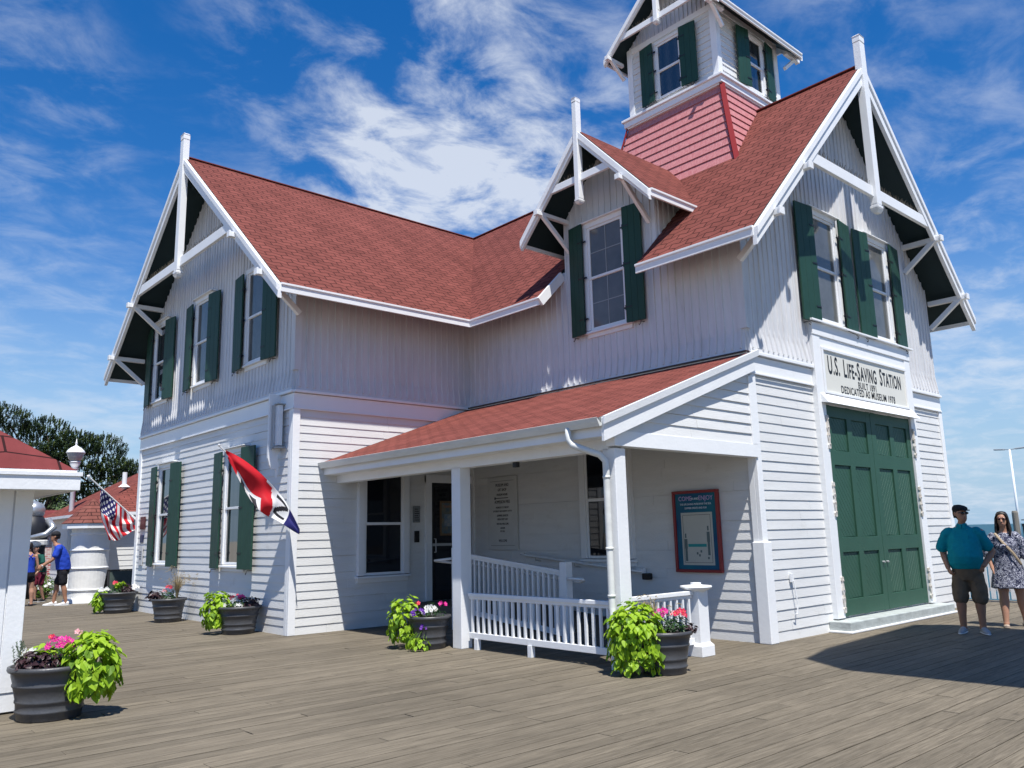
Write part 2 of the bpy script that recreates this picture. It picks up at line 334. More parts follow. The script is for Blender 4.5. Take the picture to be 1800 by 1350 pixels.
def lap(mb, T, a0, a1, z0, z1, ex=.145, lip=.0115, zlim=None, lolim=None):
    """clapboards as real overlapping boards; lolim(z)/zlim narrow the run"""
    z = z0
    rr = random.Random(int(a1*100)+int(z0*10))
    while z < z1-.01:
        zt = min(z+ex, z1)
        l0, l1 = (a0, a1) if not zlim else zlim(z, zt, a0, a1)
        if l1-l0 > .03:
            e = rr.uniform(-.003, .003)
            cuts = [l0, l1]
            if l1-l0 > 2.2: cuts = [l0, rr.uniform(l0+.4, l1-.4), l1]
            if l1-l0 > 5.5: cuts = [l0, rr.uniform(l0+.5, (l0+l1)/2), rr.uniform((l0+l1)/2+.2, l1-.4), l1]
            for p, q in zip(cuts[:-1], cuts[1:]):
                q2 = q if q == l1 else q-.003; d = rr.uniform(-.0015, .0025); e = rr.uniform(-.003, .003)
                mb.hexa([T(p, -.03, z+e), T(q2, -.03, z+e), T(q2, lip+d, z+e), T(p, lip+d, z+e), T(p, -.03, zt+e), T(q2, -.03, zt+e), T(q2, .001, zt+e), T(p, .001, zt+e)])
        z = zt
def battens(mb, T, a0, a1, zb, ztop, sp=.146, w=.046, d=.034, flare=.062, skip=(), fl=True):
    n = max(1, int((a1-a0)/.6)); rr = random.Random(int(a0*91+a1*17))
    ks = sorted(set([a0, a1]+[a0+(a1-a0)*i/n for i in range(n+1)]+[k for k in skip if a0 < k < a1]))
    for p, q in zip(ks[:-1], ks[1:]):
        e = 1e-4
        mb.hexa([T(p, -.03, zb), T(q, -.03, zb), T(q, flare, zb), T(p, flare, zb), T(p, -.03, zb+.32), T(q, -.03, zb+.32), T(q, .015, zb+.32), T(p, .015, zb+.32)])
        mb.hexa([T(p, -.03, zb+.32), T(q, -.03, zb+.32), T(q, .015, zb+.32), T(p, .015, zb+.32), T(p, -.03, ztop(p+e)), T(q, -.03, ztop(q-e)), T(q, .015, ztop(q-e)), T(p, .015, ztop(p+e))])
    a = a0+sp*.4
    while a < a1-.03:
        zt = ztop(a); dd = d+rr.uniform(-.006, .004)
        if zt > zb+.5:
            b0, b1 = a-w/2, a+w/2
            mb.hexa([T(b0+.006, .010, zb+.38), T(b1-.006, .010, zb+.38), T(b1-.012, dd, zb+.42), T(b0+.012, dd, zb+.42), T(b0, .01, zt), T(b1, .01, zt), T(b1-.010, dd, zt), T(b0+.010, dd, zt)])
            mb.hexa([T(b0, flare-.02, zb+.03), T(b1, flare-.02, zb+.03), T(b1-.01, flare+.014, zb+.06), T(b0+.01, flare+.014, zb+.06), T(b0+.003, .012, zb+.42), T(b1-.003, .012, zb+.42), T(b1-.010, dd, zb+.42), T(b0+.010, dd, zb+.42)])
        a += sp
F1 = frame((X1, Y1, 0), (0, -1, 0), (-1, 0, 0)); L1 = Y1-Y2
F2 = frame((X1, Y2, 0), (1, 0, 0), (0, -1, 0)); L2 = X3-X1
F3 = frame((X3, Y2, 0), (0, -1, 0), (-1, 0, 0)); L3 = Y2-Y4
F4 = frame((X3, Y4, 0), (1, 0, 0), (0, -1, 0)); L4 = X4-X3
def low(T, L, name='lower_wall'):
    mb = MB(); lap(mb, T, .0, L, 0, 3.93); mb.build(name, SIDING, BLD)
for T, L in ((F1, L1), (F2, L2), (F3, L3), (F4, L4)): low(T, L)
# hidden sides, plain but closed
mb = MB(); FE = frame((X4, Y4, 0), (0, 1, 0), (1, 0, 0)); lap(mb, FE, 0, Y1-Y4, 0, 3.93, .29); mb.build('lower_wall', SIDING, BLD)
mb = MB(); FN = frame((X1, Y1, 0), (1, 0, 0), (0, 1, 0)); lap(mb, FN, 0, X4-X1, 0, 3.93, .29); mb.build('lower_wall', SIDING, BLD)
# belt and corner boards
def belt(T, L, e0, e1):
    mb = MB(); fbox(mb, T, -e0, L+e1, -.02, .035, 3.93, 4.19); fbox(mb, T, -e0, L+e1, .0355, .055, 3.90, 3.93)
    fbox(mb, T, -e0-.0, L+e1, -.02, .085, 4.20, 4.247)
    mb.build('belt_board', TRIM, BLD, bevel=.004)
belt(F1, L1, .03, 0.034); belt(F2, L2, .034, -.06); belt(F3, L3, -.06, .034); belt(F4, 1.85, .034, -.005); belt(frame((X3+5.63, Y4, 0), (1, 0, 0), (0, -1, 0)), L4-5.63, -.005, .034)
belt(FE, Y1-Y4, .034, .034); belt(FN, X4-X1, .034, .034)
def corner(x, y, sx, sy, z1=3.90):
    mb = MB()
    mb.box((x+sx*.040, y+sy*.040, 0), (x-sx*.10, y-sy*.02, z1)); mb.box((x+sx*.0405, y-sy*.0205, 0), (x-sx*.02, y-sy*.12, z1-.002))
    mb.build('corner_board', TRIM, BLD, bevel=.006)
corner(X1, Y2, -1, -1); corner(X3, Y4, -1, -1); corner(X1, Y1, -1, 1); corner(X4, Y4, 1, -1)
mb = MB(); mb.box((X3-.075, Y4-.075, 0), (X3+.13, Y4+.12, 1.42)); mb.build('corner_guard', TRIM, BLD, bevel=.01)
mb = MB(); fbox(mb, F3, -.0, .11, -.01, .04, 0, 3.90); mb.build('corner_board', TRIM, BLD)
# upper walls with their gables
zs = ZE-.06
def top1(a):
    y = Y1-a; return min(ZE+kW*(min(y-YW, (2*YR-YW)-y)), ZR)-.10
def top4(a):
    x = X3+a; return min(ZE+kM*(min(x-XW, (2*XR-XW)-x)), ZR)-.10
DY0, DY1, DYC, DZ, DK = 8.12, 10.28, 9.20, 8.72, 1.07
def top3(a):
    y = Y2-a
    if DY0 < y < DY1: return DZ-abs(y-DYC)*DK-.10
    return ZE+kM*(X3-XW)-.06
def up(T, L, tp, name='upper_wall', skip=(), a0=0):
    mb = MB(); battens(mb, T, a0, L, ZB, tp, skip=skip); return mb.build(name, BATTEN, BLD)
up(F1, L1, top1, skip=(Y1-YR,)); up(F2, L2, lambda a: ZE+kW*(Y2-YW)-.06)
up(F3, L3, top3, skip=(Y2-DY0, Y2-DY1, Y2-DYC))
for a0_, a1_, zb_, fl_ in ((0, 1.85, ZB, .062), (1.85, 5.63, 4.70, .016), (5.63, L4, ZB, .062)):
    mb = MB(); battens(mb, F4, a0_, a1_, zb_, top4, skip=(XR-X3,), flare=fl_); mb.build('upper_wall', BATTEN, BLD)
mb = MB(); battens(mb, FE, 0, Y1-Y4, ZB, lambda a: ZE+kM*.6, sp=.4); mb.build('upper_wall', BATTEN, BLD)
mb = MB(); battens(mb, FN, 0, X4-X1, ZB, lambda a: ZE+.6, sp=.4); mb.build('upper_wall', BATTEN, BLD)
for (x, y, sx, sy) in ((X1, Y2, -1, -1), (X3, Y4, -1, -1)):
    mb = MB(); mb.box((x+sx*.045, y+sy*.045, ZB+.36), (x-sx*.09, y-sy*.05, ZE+.40)); mb.box((x+sx*.0455, y-sy*.05, ZB+.36), (x-sx*.02, y-sy*.10, ZE+.40))
    mb.build('corner_board', BATTEN, BLD)
# dormer cheeks
for yy, n in ((DY0, -1), (DY1, 1)):
    mb = MB()
    T = frame((X3, yy, 0), (1, 0, 0), (0, n, 0)); zt = DZ-abs(yy-DYC)*DK-.08; xe = (zt-ZE)/kM+XW-X3
    zf = lambda a: ZE+kM*(X3+a-XW)-.05
    a = 0
    mb.hexa([T(0, -.03, zf(0)), T(xe, -.03, zt-.02), T(xe, .012, zt-.02), T(0, .012, zf(0)), T(0, -.03, zt), T(xe, -.03, zt), T(xe, .012, zt), T(0, .012, zt)])
    a = .07
    while a < xe-.1:
        fbox(mb, T, a-.025, a+.025, .012, .038, zf(a), zt); a += .146
    mb.build('dormer_cheek', BATTEN, BLD)

# ---- roofs
def slope(mb_, under, pts, th=.09, uvd=None):
    """pts: top polygon; uvd=(origin,eavedir,updir)"""
    o, e, u = [Vector(q) for q in uvd]
    uv = [((Vector(p)-o).dot(e), (Vector(p)-o).dot(u)) for p in pts]
    mb_.face(pts, uv)
    low_ = [(p[0], p[1], p[2]-th) for p in pts]
    under.face(low_[::-1])
    for i in range(len(pts)):
        j = (i+1) % len(pts); under.face([pts[i], low_[i], low_[j], pts[j]])
def nrmv(v): return Vector(v).normalized()
uM = nrmv((1, 0, kM)); uW = nrmv((0, 1, kW)); uE = nrmv((-1, 0, kM)); uN = nrmv((0, -1, kW))
rf = MB(); un = MB()
NX = XW+.665
def PM(x, y): return (x, y, ZE+kM*(x-XW))
def PW(x, y): return (x, y, ZE+kW*(y-YW))
slope(rf, un, [PM(XW, YW), PM(XW, DY1+.10), PM(NX, DY1+.10), PM(NX, DY0-.03), PM(XW, DY0-.03), PM(XW, YS), (XR, YS, ZR), (XR, YR, ZR)], uvd=((XW, YS, ZE), (0, 1, 0), uM))
slope(rf, un, [PW(XG, YW), PW(XW, YW), (XR, YR, ZR), (XG, YR, ZR)], uvd=((XG, YW, ZE), (1, 0, 0), uW))
YN = 2*YR-YW; XE = 2*XR-XW
slope(rf, un, [(XG, YR, ZR), (XR, YR, ZR), (XW, YN, ZE), (XG, YN, ZE)], uvd=((XG, YN, ZE), (1, 0, 0), uN))
slope(rf, un, [(XR, YS, ZR), (XE, YS, ZE), (XE, YN, ZE), (XR, YN, ZR)], uvd=((XE, YS, ZE), (0, 1, 0), uE))
slope(rf, un, [(XR, YR, ZR), (XR, YN, ZR), (XW, YN, ZE)], uvd=((XW, YS, ZE), (0, 1, 0), uM))
main_roof = rf.build('roof', ROOF, BLD)
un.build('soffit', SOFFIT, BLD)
# hidden rear gable
mb = MB(); mb.hexa([(X3, Y1+.02, 5.5), (X4, Y1+.02, 5.5), (X4, Y1+.05, 5.5), (X3, Y1+.05, 5.5), (XR-.1, Y1+.02, ZR-.15), (XR+.1, Y1+.02, ZR-.15), (XR+.1, Y1+.05, ZR-.15), (XR-.1, Y1+.05, ZR-.15)]); mb.build('upper_wall', BATTEN, BLD)
# ridge caps and valley
mb = MB()
mb.bar((XG-.02, YR, ZR-.002), (XR, YR, ZR-.002), .14, .02); mb.bar((XR, YS-.02, ZR), (XR, YN, ZR), .14, .02)
mb.build('ridge_cap', mat('red_ridge_cap', (.21, .055, .05), .85, .2, 9, .3), main_roof)
# dormer roof
rf = MB(); un = MB(); dk_ = DK; dh = 1.52; dze = DZ-dh*dk_; XD = 9.95
xa = XW+(DZ-ZE)/kM; xb = XW+(dze-ZE)/kM
for sgn in (-1, 1):
    ye = DYC+sgn*dh
    slope(rf, un, [(XD, ye, dze), (xb, ye, dze), (xa, DYC, DZ), (XD, DYC, DZ)][::(1 if sgn < 0 else -1)], uvd=((XD, ye, dze), (1, 0, 0), nrmv((0, -sgn, dk_))), th=.08)
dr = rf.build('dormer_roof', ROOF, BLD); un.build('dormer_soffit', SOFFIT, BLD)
# fascia boards on the eaves
mb = MB()
def fas(a, b, nrm, z, h=.17, t=.035, m=None, top=.015, par=None):
    n = Vector(nrm); a = Vector(a); b = Vector(b)
    m = MB()
    m.hexa([a+Vector((0, 0, -h)), b+Vector((0, 0, -h)), b+n*t+Vector((0, 0, -h)), a+n*t+Vector((0, 0, -h)), a+Vector((0, 0, -top)), b+Vector((0, 0, -top)), b+n*t+Vector((0, 0, -top)), a+n*t+Vector((0, 0, -top))])
    # moulded crown strip
    m.hexa([a+n*t+Vector((0, 0, -.07)), b+n*t+Vector((0, 0, -.07)), b+n*(t+.02)+Vector((0, 0, -.05)), a+n*(t+.02)+Vector((0, 0, -.05)), a+n*t+Vector((0, 0, -top-.002)), b+n*t+Vector((0, 0, -top-.002)), b+n*(t+.02)+Vector((0, 0, -top-.002)), a+n*(t+.02)+Vector((0, 0, -top-.002))])
    m.build('eave_fascia', WHITE, par or BLD, bevel=.003)
fas((XG+.0, YW, ZE), (XW-.005, YW, ZE), (0, -1, 0), ZE); fas((XW, YW-.0, ZE), (XW, DY1+.10, ZE), (-1, 0, 0), ZE); fas((XW, DY0-.03, ZE), (XW, YS+.0, ZE), (-1, 0, 0), ZE)
fas((XE, YS, ZE), (XE, YN, ZE), (1, 0, 0), ZE); fas((XG, YN, ZE), (XE, YN, ZE), (0, 1, 0), ZE)
mb = MB(); mb.bar(PM(XW-.03, DY1+.075)[:2]+(ZE-.115,), PM(XW+.58, DY1+.075)[:2]+(ZE+kM*.58-.085,), .05, .17, up=(0, 0, 1)); mb.build('roof_end_board', WHITE, BLD)
mb = MB()
fas((XD, DYC-dh, dze), (xb+.05, DYC-dh, dze), (0, -1, 0), dze, .15); fas((XD, DYC+dh, dze), (xb+.05, DYC+dh, dze), (0, 1, 0), dze, .15)

# gable dressings: barge boards, collar tie, king post, brackets, bird spikes
def gable(T, half, ze, zr, wallb, post=(10.65, 7.25), pw_=.17, collar=7.52, ch=.20, arms=((7.40, 1), (6.30, 1)), bw=.26, bt=.05, name='gable', armboth=True, cl_in=None, collar_w=None, parent=BLD, spikes=True, arml=None, scale=1):
    """T: a across the gable (centre 0), b outward (0 = outer face of roof), c up. wallb = depth of wall behind (negative)"""
    k = (zr-ze)/half; dirn = math.hypot(1, k); g = MB()
    vd = bw*dirn
    for s in (-1, 1):
        # broad board under the shingle edge and a narrower moulding on top of it
        e = half+.02
        z0 = ze-.02*k
        g.hexa([T(s*e, -.02, z0-vd*.80), T(0, -.02, zr-vd), T(0, bt, zr-vd), T(s*e, bt, z0-vd*.80), T(s*e, -.02, z0-.02), T(0, -.02, zr-.02), T(0, bt, zr-.02), T(s*e, bt, z0-.02)])
        g.hexa([T(s*e, bt, z0-.115*dirn), T(0, bt, zr-.115*dirn), T(0, bt+.028, zr-.10*dirn), T(s*e, bt+.028, z0-.10*dirn), T(s*e, bt, z0-.012), T(0, bt, zr-.012), T(0, bt+.028, zr-.012), T(s*e, bt+.028, z0-.012)])
    g.build('barge_board', WHITE, parent, bevel=.004)
    g = MB(); aw = (zr-collar)/k-bw*.7
    fbox(g, T, -aw, aw, -.03, bt-.012, collar-ch/2, collar+ch/2); g.build('collar_tie', WHITE, parent, bevel=.006)
    g = MB(); w = pw_/2
    zt, zb_ = post
    fbox(g, T, -w, w, -.04, bt+.045, zb_+.16*scale, zt-.16*scale)
    fbox(g, T, -w*1.0, w*1.0, -.045, bt+.05, zt-.145*scale, zt-.03*scale)
    g.hexa([T(-w*1.1, -.05, zt-.03*scale), T(w*1.1, -.05, zt-.03*scale), T(w*1.1, bt+.06, zt-.03*scale), T(-w*1.1, bt+.06, zt-.03*scale), T(-w*.75, -.02, zt), T(w*.75, -.02, zt), T(w*.75, bt+.03, zt), T(-w*.75, bt+.03, zt)])
    fbox(g, T, -w*.93, w*.93, -.035, bt+.038, zb_+.135*scale, zb_+.16*scale); fbox(g, T, -w*1.08, w*1.08, -.05, bt+.06, zb_+.085*scale, zb_+.135*scale); fbox(g, T, -w*.9, w*.9, -.03, bt+.035, zb_+.065*scale, zb_+.085*scale)
    g.hexa([T(-w*.7, -.01, zb_), T(w*.7, -.01, zb_), T(w*.7, bt+.02, zb_), T(-w*.7, bt+.02, zb_), T(-w*1.08, -.05, zb_+.065*scale), T(w*1.08, -.05, zb_+.065*scale), T(w*1.08, bt+.06, zb_+.065*scale), T(-w*1.08, bt+.06, zb_+.065*scale)])
    g.build('king_post', WHITE, parent, bevel=.005)
    for z, s0 in arms:
        for s in (-1, 1):
            g = MB(); a = s*((zr-z)/k-.04); th = .10*scale**.5
            fbox(g, T, a-th/2, a+th/2, wallb+.02, bt+.09, z-.10*dirn*1.0-th, z-.10*dirn*1.0)       # purlin arm
            fbox(g, T, a-th*.65, a+th*.65, bt+.091, bt+.125, z-.10*dirn-th*1.1, z-.10*dirn+th*.1)
            zz_ = z-.10*dirn-th*.5; dl = abs(wallb)*1.0
            g.bar(T(a, bt-.02, zz_), T(a-s*.03, wallb+.02, zz_-dl*.85), th*.95, th*.85, up=T(1, 0, 0)-T(0, 0, 0))
            g.build('eave_bracket', WHITE, parent, bevel=.005)
    if spikes:
        g = MB(); rr = random.Random(5); a = -aw+.05
        while a < aw-.05:
            if abs(a) > pw_*.6:
                p = T(a, -.01, collar+ch/2); q = T(a+rr.uniform(-.03, .03), rr.uniform(-.05, .04), collar+ch/2+.11*scale)
                g.bar(p, q, .004, .004)
            a += .028
        g.build('bird_spikes', mat('spike_wire', (.10, .085, .06), .5), parent)
G1 = frame((XG, YR, 0), (0, -1, 0), (-1, 0, 0)); gable(G1, YR-YW, ZE, ZR, XG-X1, post=(10.62, 7.26), pw_=.19, collar=7.60, arms=((7.50, 1), (6.42, 1)))
G4 = frame((XR, YS, 0), (1, 0, 0), (0, -1, 0)); gable(G4, XR-XW, ZE, ZR, YS-Y4, post=(10.68, 7.15), pw_=.19, collar=7.55, arms=((7.45, 1), (6.42, 1)))
GD = frame((XD, DYC, 0), (0, -1, 0), (-1, 0, 0)); gable(GD, dh, dze, DZ, XD-X3, post=(9.33, 7.30), pw_=.10, collar=7.80, ch=.13, arms=((7.62, 1),), bw=.17, bt=.04, scale=.6)

# ---- windows and shutters
def shutter(T, a0, a1, z0, z1, hinge_side, lean=.05, base=.13):
    """hinge_side: +1 hinge at larger a"""
    g = MB(); th = .032
    bh, bo = base, base-lean
    b_at = lambda a: bh+(bo-bh)*(abs(a-(a1 if hinge_side > 0 else a0))/(a1-a0))
    def sl(p, q, d0, d1, c0, c1, mbx):
        mbx.hexa([T(p, b_at(p)+d0, c0), T(q, b_at(q)+d0, c0), T(q, b_at(q)+d1, c0), T(p, b_at(p)+d1, c0), T(p, b_at(p)+d0, c1), T(q, b_at(q)+d0, c1), T(q, b_at(q)+d1, c1), T(p, b_at(p)+d1, c1)])
    nb = 3; wv = (a1-a0)/nb
    for i in range(nb): sl(a0+i*wv+.0015, a0+(i+1)*wv-.0015, 0, th, z0, z1, g)
    for c in (z0+(z1-z0)*.14, z0+(z1-z0)*.84): sl(a0+.04, a1-.04, -.022, -.001, c-.045, c+.045, g)
    sh = g.build('shutter', GREEN, BLD, bevel=.003)
    h = MB(); hx = a1 if hinge_side > 0 else a0; s = 1 if hinge_side > 0 else -1
    for c in (z0+(z1-z0)*.13, z0+(z1-z0)*.5, z0+(z1-z0)*.83):
        h = MB(); sl(min(hx, hx-s*.13), max(hx, hx-s*.13), th+.001, th+.008, c-.012, c+.012, h)
        h.tube([T(hx+s*.012, b_at(hx)+th*.5, c-.045), T(hx+s*.012, b_at(hx)+th*.5, c+.045)], .010, 8)
        fbox(h, T, min(hx+s*.012, hx+s*.07), max(hx+s*.012, hx+s*.07), b_at(hx)-.01, b_at(hx)+.004, c-.014, c+.014); h.build('shutter_hinge', IRON, sh)
    # shutter dog: an S of iron at the foot of the board
    ax = a0+(a1-a0)*(.25 if hinge_side > 0 else .75)
    h = MB(); h.tube([T(ax, .02, z0-.02), T(ax, .12, z0-.02), T(ax+.02, .14, z0-.05), T(ax-.015, .14, z0-.09), T(ax-.03, .135, z0-.07)], .007, 6)
    h.build('shutter_dog', IRON, sh)
    return sh
def window(T, ac, w, z0, z1, sh=.50, shz=None, glass=None, cas=.10, muntin=False, head=True, name='window', shut=(1, 1), split=.5, sill=True, blend=.085):
    glass = glass or GLASSC; a0, a1 = ac-w/2, ac+w/2
    g = MB()
    fbox(g, T, a0-cas, a0, -.02, blend, z0, z1); fbox(g, T, a1, a1+cas, -.02, blend, z0, z1)
    fbox(g, T, a0-cas, a1+cas, -.02, blend+.003, z1, z1+cas*.95)
    if head:
        fbox(g, T, a0-cas-.05, a1+cas+.05, -.02, .15, z1+cas*.96, z1+cas*.96+.022)
        g.hexa([T(a0-cas-.04, -.02, z1+cas*.96+.022), T(a1+cas+.04, -.02, z1+cas*.96+.022), T(a1+cas+.04, .13, z1+cas*.96+.022), T(a0-cas-.04, .13, z1+cas*.96+.022),
                T(a0-cas-.04, -.02, z1+cas*.96+.06), T(a1+cas+.04, -.02, z1+cas*.96+.06), T(a1+cas+.04, .0, z1+cas*.96+.06), T(a0-cas-.04, .0, z1+cas*.96+.06)])
    wd = g.build(name, WHITE, BLD, bevel=.004)
    if sill:
        g = MB(); g.hexa([T(a0-cas-.03, -.02, z0-.055), T(a1+cas+.03, -.02, z0-.055), T(a1+cas+.03, .105, z0-.055), T(a0-cas-.03, .105, z0-.055), T(a0-cas-.03, -.02, z0-.001), T(a1+cas+.03, -.02, z0-.001), T(a1+cas+.03, .10, z0-.015), T(a0-cas-.03, .10, z0-.015)])
        fbox(g, T, a0-cas, a1+cas, -.02, .045, z0-.13, z0-.056)
        g.build('sill', WHITE, wd, bevel=.003)
    zm = z0+(z1-z0)*split; s = .05; g = MB()
    for (c0, c1, b0, b1) in ((z0, zm+.02, .030, .052), (zm-.02, z1, .042, .066)):
        fbox(g, T, a0+.001, a0+s, b0-.01, b1, c0, c1); fbox(g, T, a1-s, a1-.001, b0-.01, b1, c0, c1)
        fbox(g, T, a0+s, a1-s, b0-.01, b1-.001, c0+.001, c0+s*.9); fbox(g, T, a0+s, a1-s, b0-.01, b1-.001, c1-s*.9, c1-.001)
        if muntin:
            mm = MB(); fbox(mm, T, ac-.009, ac+.009, b0, b1-.010, c0+s*.9, c1-s*.9); fbox(mm, T, a0+s, a1-s, b0, b1-.0105, (c0+c1)/2-.009, (c0+c1)/2+.009); mm.build('muntin', MUNT, wd)
    g.build('sash', WHITE, wd, bevel=.002)
    g = MB()
    fbox(g, T, a0+.01, a1-.01, -.02, .038, z0+.01, zm+.01); fbox(g, T, a0+.01, a1-.01, -.02, .050, zm-.005, z1-.01)
    g.build('pane', glass, wd)
    zz0, zz1 = shz if shz else (z0-.02, z1+.02)
    if shut[0]: shutter(T, a0-cas-sh+.03, a0-cas+.03, zz0, zz1, 1)
    if shut[1]: shutter(T, a1+cas-.03, a1+cas+sh-.03, zz0, zz1, -1)
    return wd
for yc, gl in ((20.29, GLASSM), (17.60, GLASSC), (14.86, GLASSC)): window(F1, Y1-yc, .80, 5.05, 6.92, .50, (4.97, 6.93), gl, head=False if yc < 15 else True)
for yc in (19.42, 15.58): window(F1, Y1-yc, .80, 1.16, 3.32, .50, (1.08, 3.38), GLASSM)
for xc in (13.25, 15.32): window(F4, xc-X3, .80, 5.10, 7.0, .50, (5.0, 7.08), GLASSC)
window(F3, Y2-9.23, .84, 5.20, 7.14, .37, (5.14, 7.24), GLASSC, muntin=True)
window(F2, 8.49-X1, .86, .93, 2.80, 0, None, GLASSD, shut=(0, 0), head=False, cas=.13)
window(F3, Y2-9.50, .92, 1.17, 3.17, 0, None, GLASSD, shut=(0, 0), head=False, cas=.13)

# ---- lookout tower
TX0, TX1, TY0, TY1 = 13.04, 15.34, 8.18, 10.42; TZ0, TZ1 = 10.42, 12.15
tcx, tcy = (TX0+TX1)/2, (TY0+TY1)/2
tw = MB()
FT = [frame((TX0, TY1, 0), (0, -1, 0), (-1, 0, 0)), frame((TX0, TY0, 0), (1, 0, 0), (0, -1, 0)), frame((TX1, TY0, 0), (0, 1, 0), (1, 0, 0)), frame((TX1, TY1, 0), (-1, 0, 0), (0, 1, 0))]
LT = [TY1-TY0, TX1-TX0]*2
for T, L in zip(FT, LT): lap(tw, T, 0, L, TZ0, TZ1-.1, .135, .018)
tower = tw.build('tower', SIDING, BLD)
mb = MB()
for T, L in zip(FT, LT):
    fbox(mb, T, -.028, .11, -.018, .033, TZ0+.06, TZ1-.002); fbox(mb, T, L-.11, L+.026, -.02, .030, TZ0+.058, TZ1-.004)
    fbox(mb, T, .11, L-.11, -.02, .025, TZ1-.13, TZ1)
mb.build('tower_corner_board', TRIM, tower, bevel=.004)
mb = MB(); h = .03
mb.box((TX0-.13, TY0-.13, TZ0-.13), (TX1+.13, TY1+.13, TZ0+.0)); mb.box((TX0-.17, TY0-.17, TZ0+.0005), (TX1+.17, TY1+.17, TZ0+.055))
mb.box((TX0-.10, TY0-.10, TZ0-.16), (TX1+.10, TY1+.10, TZ0-.1305))
mb.build('tower_sill_course', TRIM, tower, bevel=.008)
# flared skirt
sk = MB(); nC = 12; zT, zBm = TZ0-.14, 8.00; hT, hB = 1.20, 1.80
hips = MB()
def half_at(z): t = (zT-z)/(zT-zBm); return hT+(hB-hT)*(t**1.12)
for i in range(nC):
    za = zT-(zT-zBm)*i/nC; zb2 = zT-(zT-zBm)*(i+1)/nC; ha, hb = half_at(za)-.008, half_at(zb2)+.014
    yo = TY0-(TY0+TY1)/2; 
    for q in range(4):
        ca, sa = [(1, 0), (0, 1), (-1, 0), (0, -1)][q]
        def P(u, w, z): return (tcx+u*ca-w*sa, tcy+u*sa+w*ca, z)
        sk.face([P(-ha, -ha, za), P(ha, -ha, za), P(hb, -hb, zb2), P(-hb, -hb, zb2)][::-1]); hb2 = hb-.03
        sk.face([P(-hb, -hb, zb2), P(hb, -hb, zb2), P(hb2, -hb2, zb2), P(-hb2, -hb2, zb2)][::-1])
skirt = sk.build('tower_skirt', SHAKE, BLD)
for q in range(4):
    sx, sy = [(-1, -1), (1, -1), (1, 1), (-1, 1)][q]
    pts = [(tcx+sx*(half_at(z)+.018), tcy+sy*(half_at(z)+.018), z) for z in [zT-(zT-zBm)*i/6 for i in range(7)]]
    hips = MB()
    for a, b in zip(pts[:-1], pts[1:]):
        hips.bar(a, b, .10, .035, up=(sx, sy, .3))
    hips.build('hip_trim', REDTRIM, skirt)
# tower roof
te, tr_, thf = 11.93, 13.25, 1.46; tyc = 9.28
un = MB(); rf = MB()
for s in (-1, 1):
    y = tyc+s*thf
    slope(rf, un, [(12.62, y, te), (15.78, y, te), (15.78, tyc, tr_), (12.62, tyc, tr_)][::(1 if s < 0 else -1)], uvd=((12.62, y, te), (1, 0, 0), nrmv((0, -s, (tr_-te)/thf))), th=.07)
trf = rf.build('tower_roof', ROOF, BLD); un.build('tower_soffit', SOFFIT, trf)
mb = MB(); fas((12.62, tyc-thf, te), (15.78, tyc-thf, te), (0, -1, 0), te, .12, par=trf); fas((12.62, tyc+thf, te), (15.78, tyc+thf, te), (0, 1, 0), te, .12, par=trf)
for T in (frame((12.62, tyc, 0), (0, -1, 0), (-1, 0, 0)), frame((15.78, tyc, 0), (0, 1, 0), (1, 0, 0))):
    gable(T, thf, te, tr_, -.42, post=(13.8, 12.03), pw_=.10, collar=12.22, ch=.13, arms=((12.03, 1),), bw=.15, bt=.03, scale=.6)
for T, L in ((FT[0], LT[0]), (FT[2], LT[2])):
    mb = MB()
    mb.face([T(0, 0, TZ1), T(L, 0, TZ1), T(L/2, 0, tr_-.1)]); mb.face([T(0, -.03, TZ1), T(L, -.03, TZ1), T(L/2, -.03, tr_-.1)][::-1])
    a = .06
    while a < L-.05:
        zt = TZ1+(tr_-.1-TZ1)*(1-abs(a-L/2)/(L/2)); fbox(mb, T, a-.02, a+.02, -.01, .022, TZ1, zt-.01); a += .11
    mb.build('tower_gable_wall', BATTEN, tower)
window(FT[0], TY1-9.32, .62, 10.62, 11.86, .37, (10.58, 11.92), GLASSM, cas=.07, head=False, sill=False)
window(FT[1], 14.34-TX0, .58, 10.62, 11.82, .36, (10.56, 11.86), GLASSM, cas=.07, head=False, sill=False)
# ------------------------------------------------------------------ text helper
def text(name, s, T, a, c, size, m, parent, b=.03, sx=1.0, align='CENTER', shear=0, ext=.0015, mirror=False, off=0, sp=1.0):
    cu = bpy.data.curves.new(name, 'FONT'); cu.body = s; cu.size = size; cu.align_x = align; cu.extrude = ext; cu.shear = shear; cu.offset = off; cu.space_character = sp
    cu.resolution_u = 3
    o = bpy.data.objects.new('tmp', cu); COL.objects.link(o)
    dg = bpy.context.evaluated_depsgraph_get(); me = bpy.data.meshes.new_from_object(o.evaluated_get(dg)); bpy.data.objects.remove(o)
    for v in me.vertices:
        x, y, z = v.co; v.co = T(a+x*sx*(-1 if mirror else 1), b+z, c+y)
    me.materials.clear(); me.materials.append(m); me.name = name
    q = bpy.data.objects.new(name, me); COL.objects.link(q)
    if parent: q.parent = parent; q.matrix_parent_inverse = parent.matrix_world.inverted()
    return q
def join(objs, name):
    """merge meshes that already sit in world space"""
    bm = bmesh.new(); p = objs[0].parent; m = objs[0].data.materials[0]
    for o in objs: bm.from_mesh(o.data)
    me = bpy.data.meshes.new(name); bm.to_mesh(me); bm.free(); me.materials.append(m)
    for o in objs: bpy.data.objects.remove(o)
    q = bpy.data.objects.new(name, me); COL.objects.link(q)
    if p: q.parent = p; q.matrix_parent_inverse = p.matrix_world.inverted()
    return q
HINGE = mat('chipped_white_hinge_paint', (.72, .72, .70), .6, .3, 14, .45, col2=(.45, .38, .30))
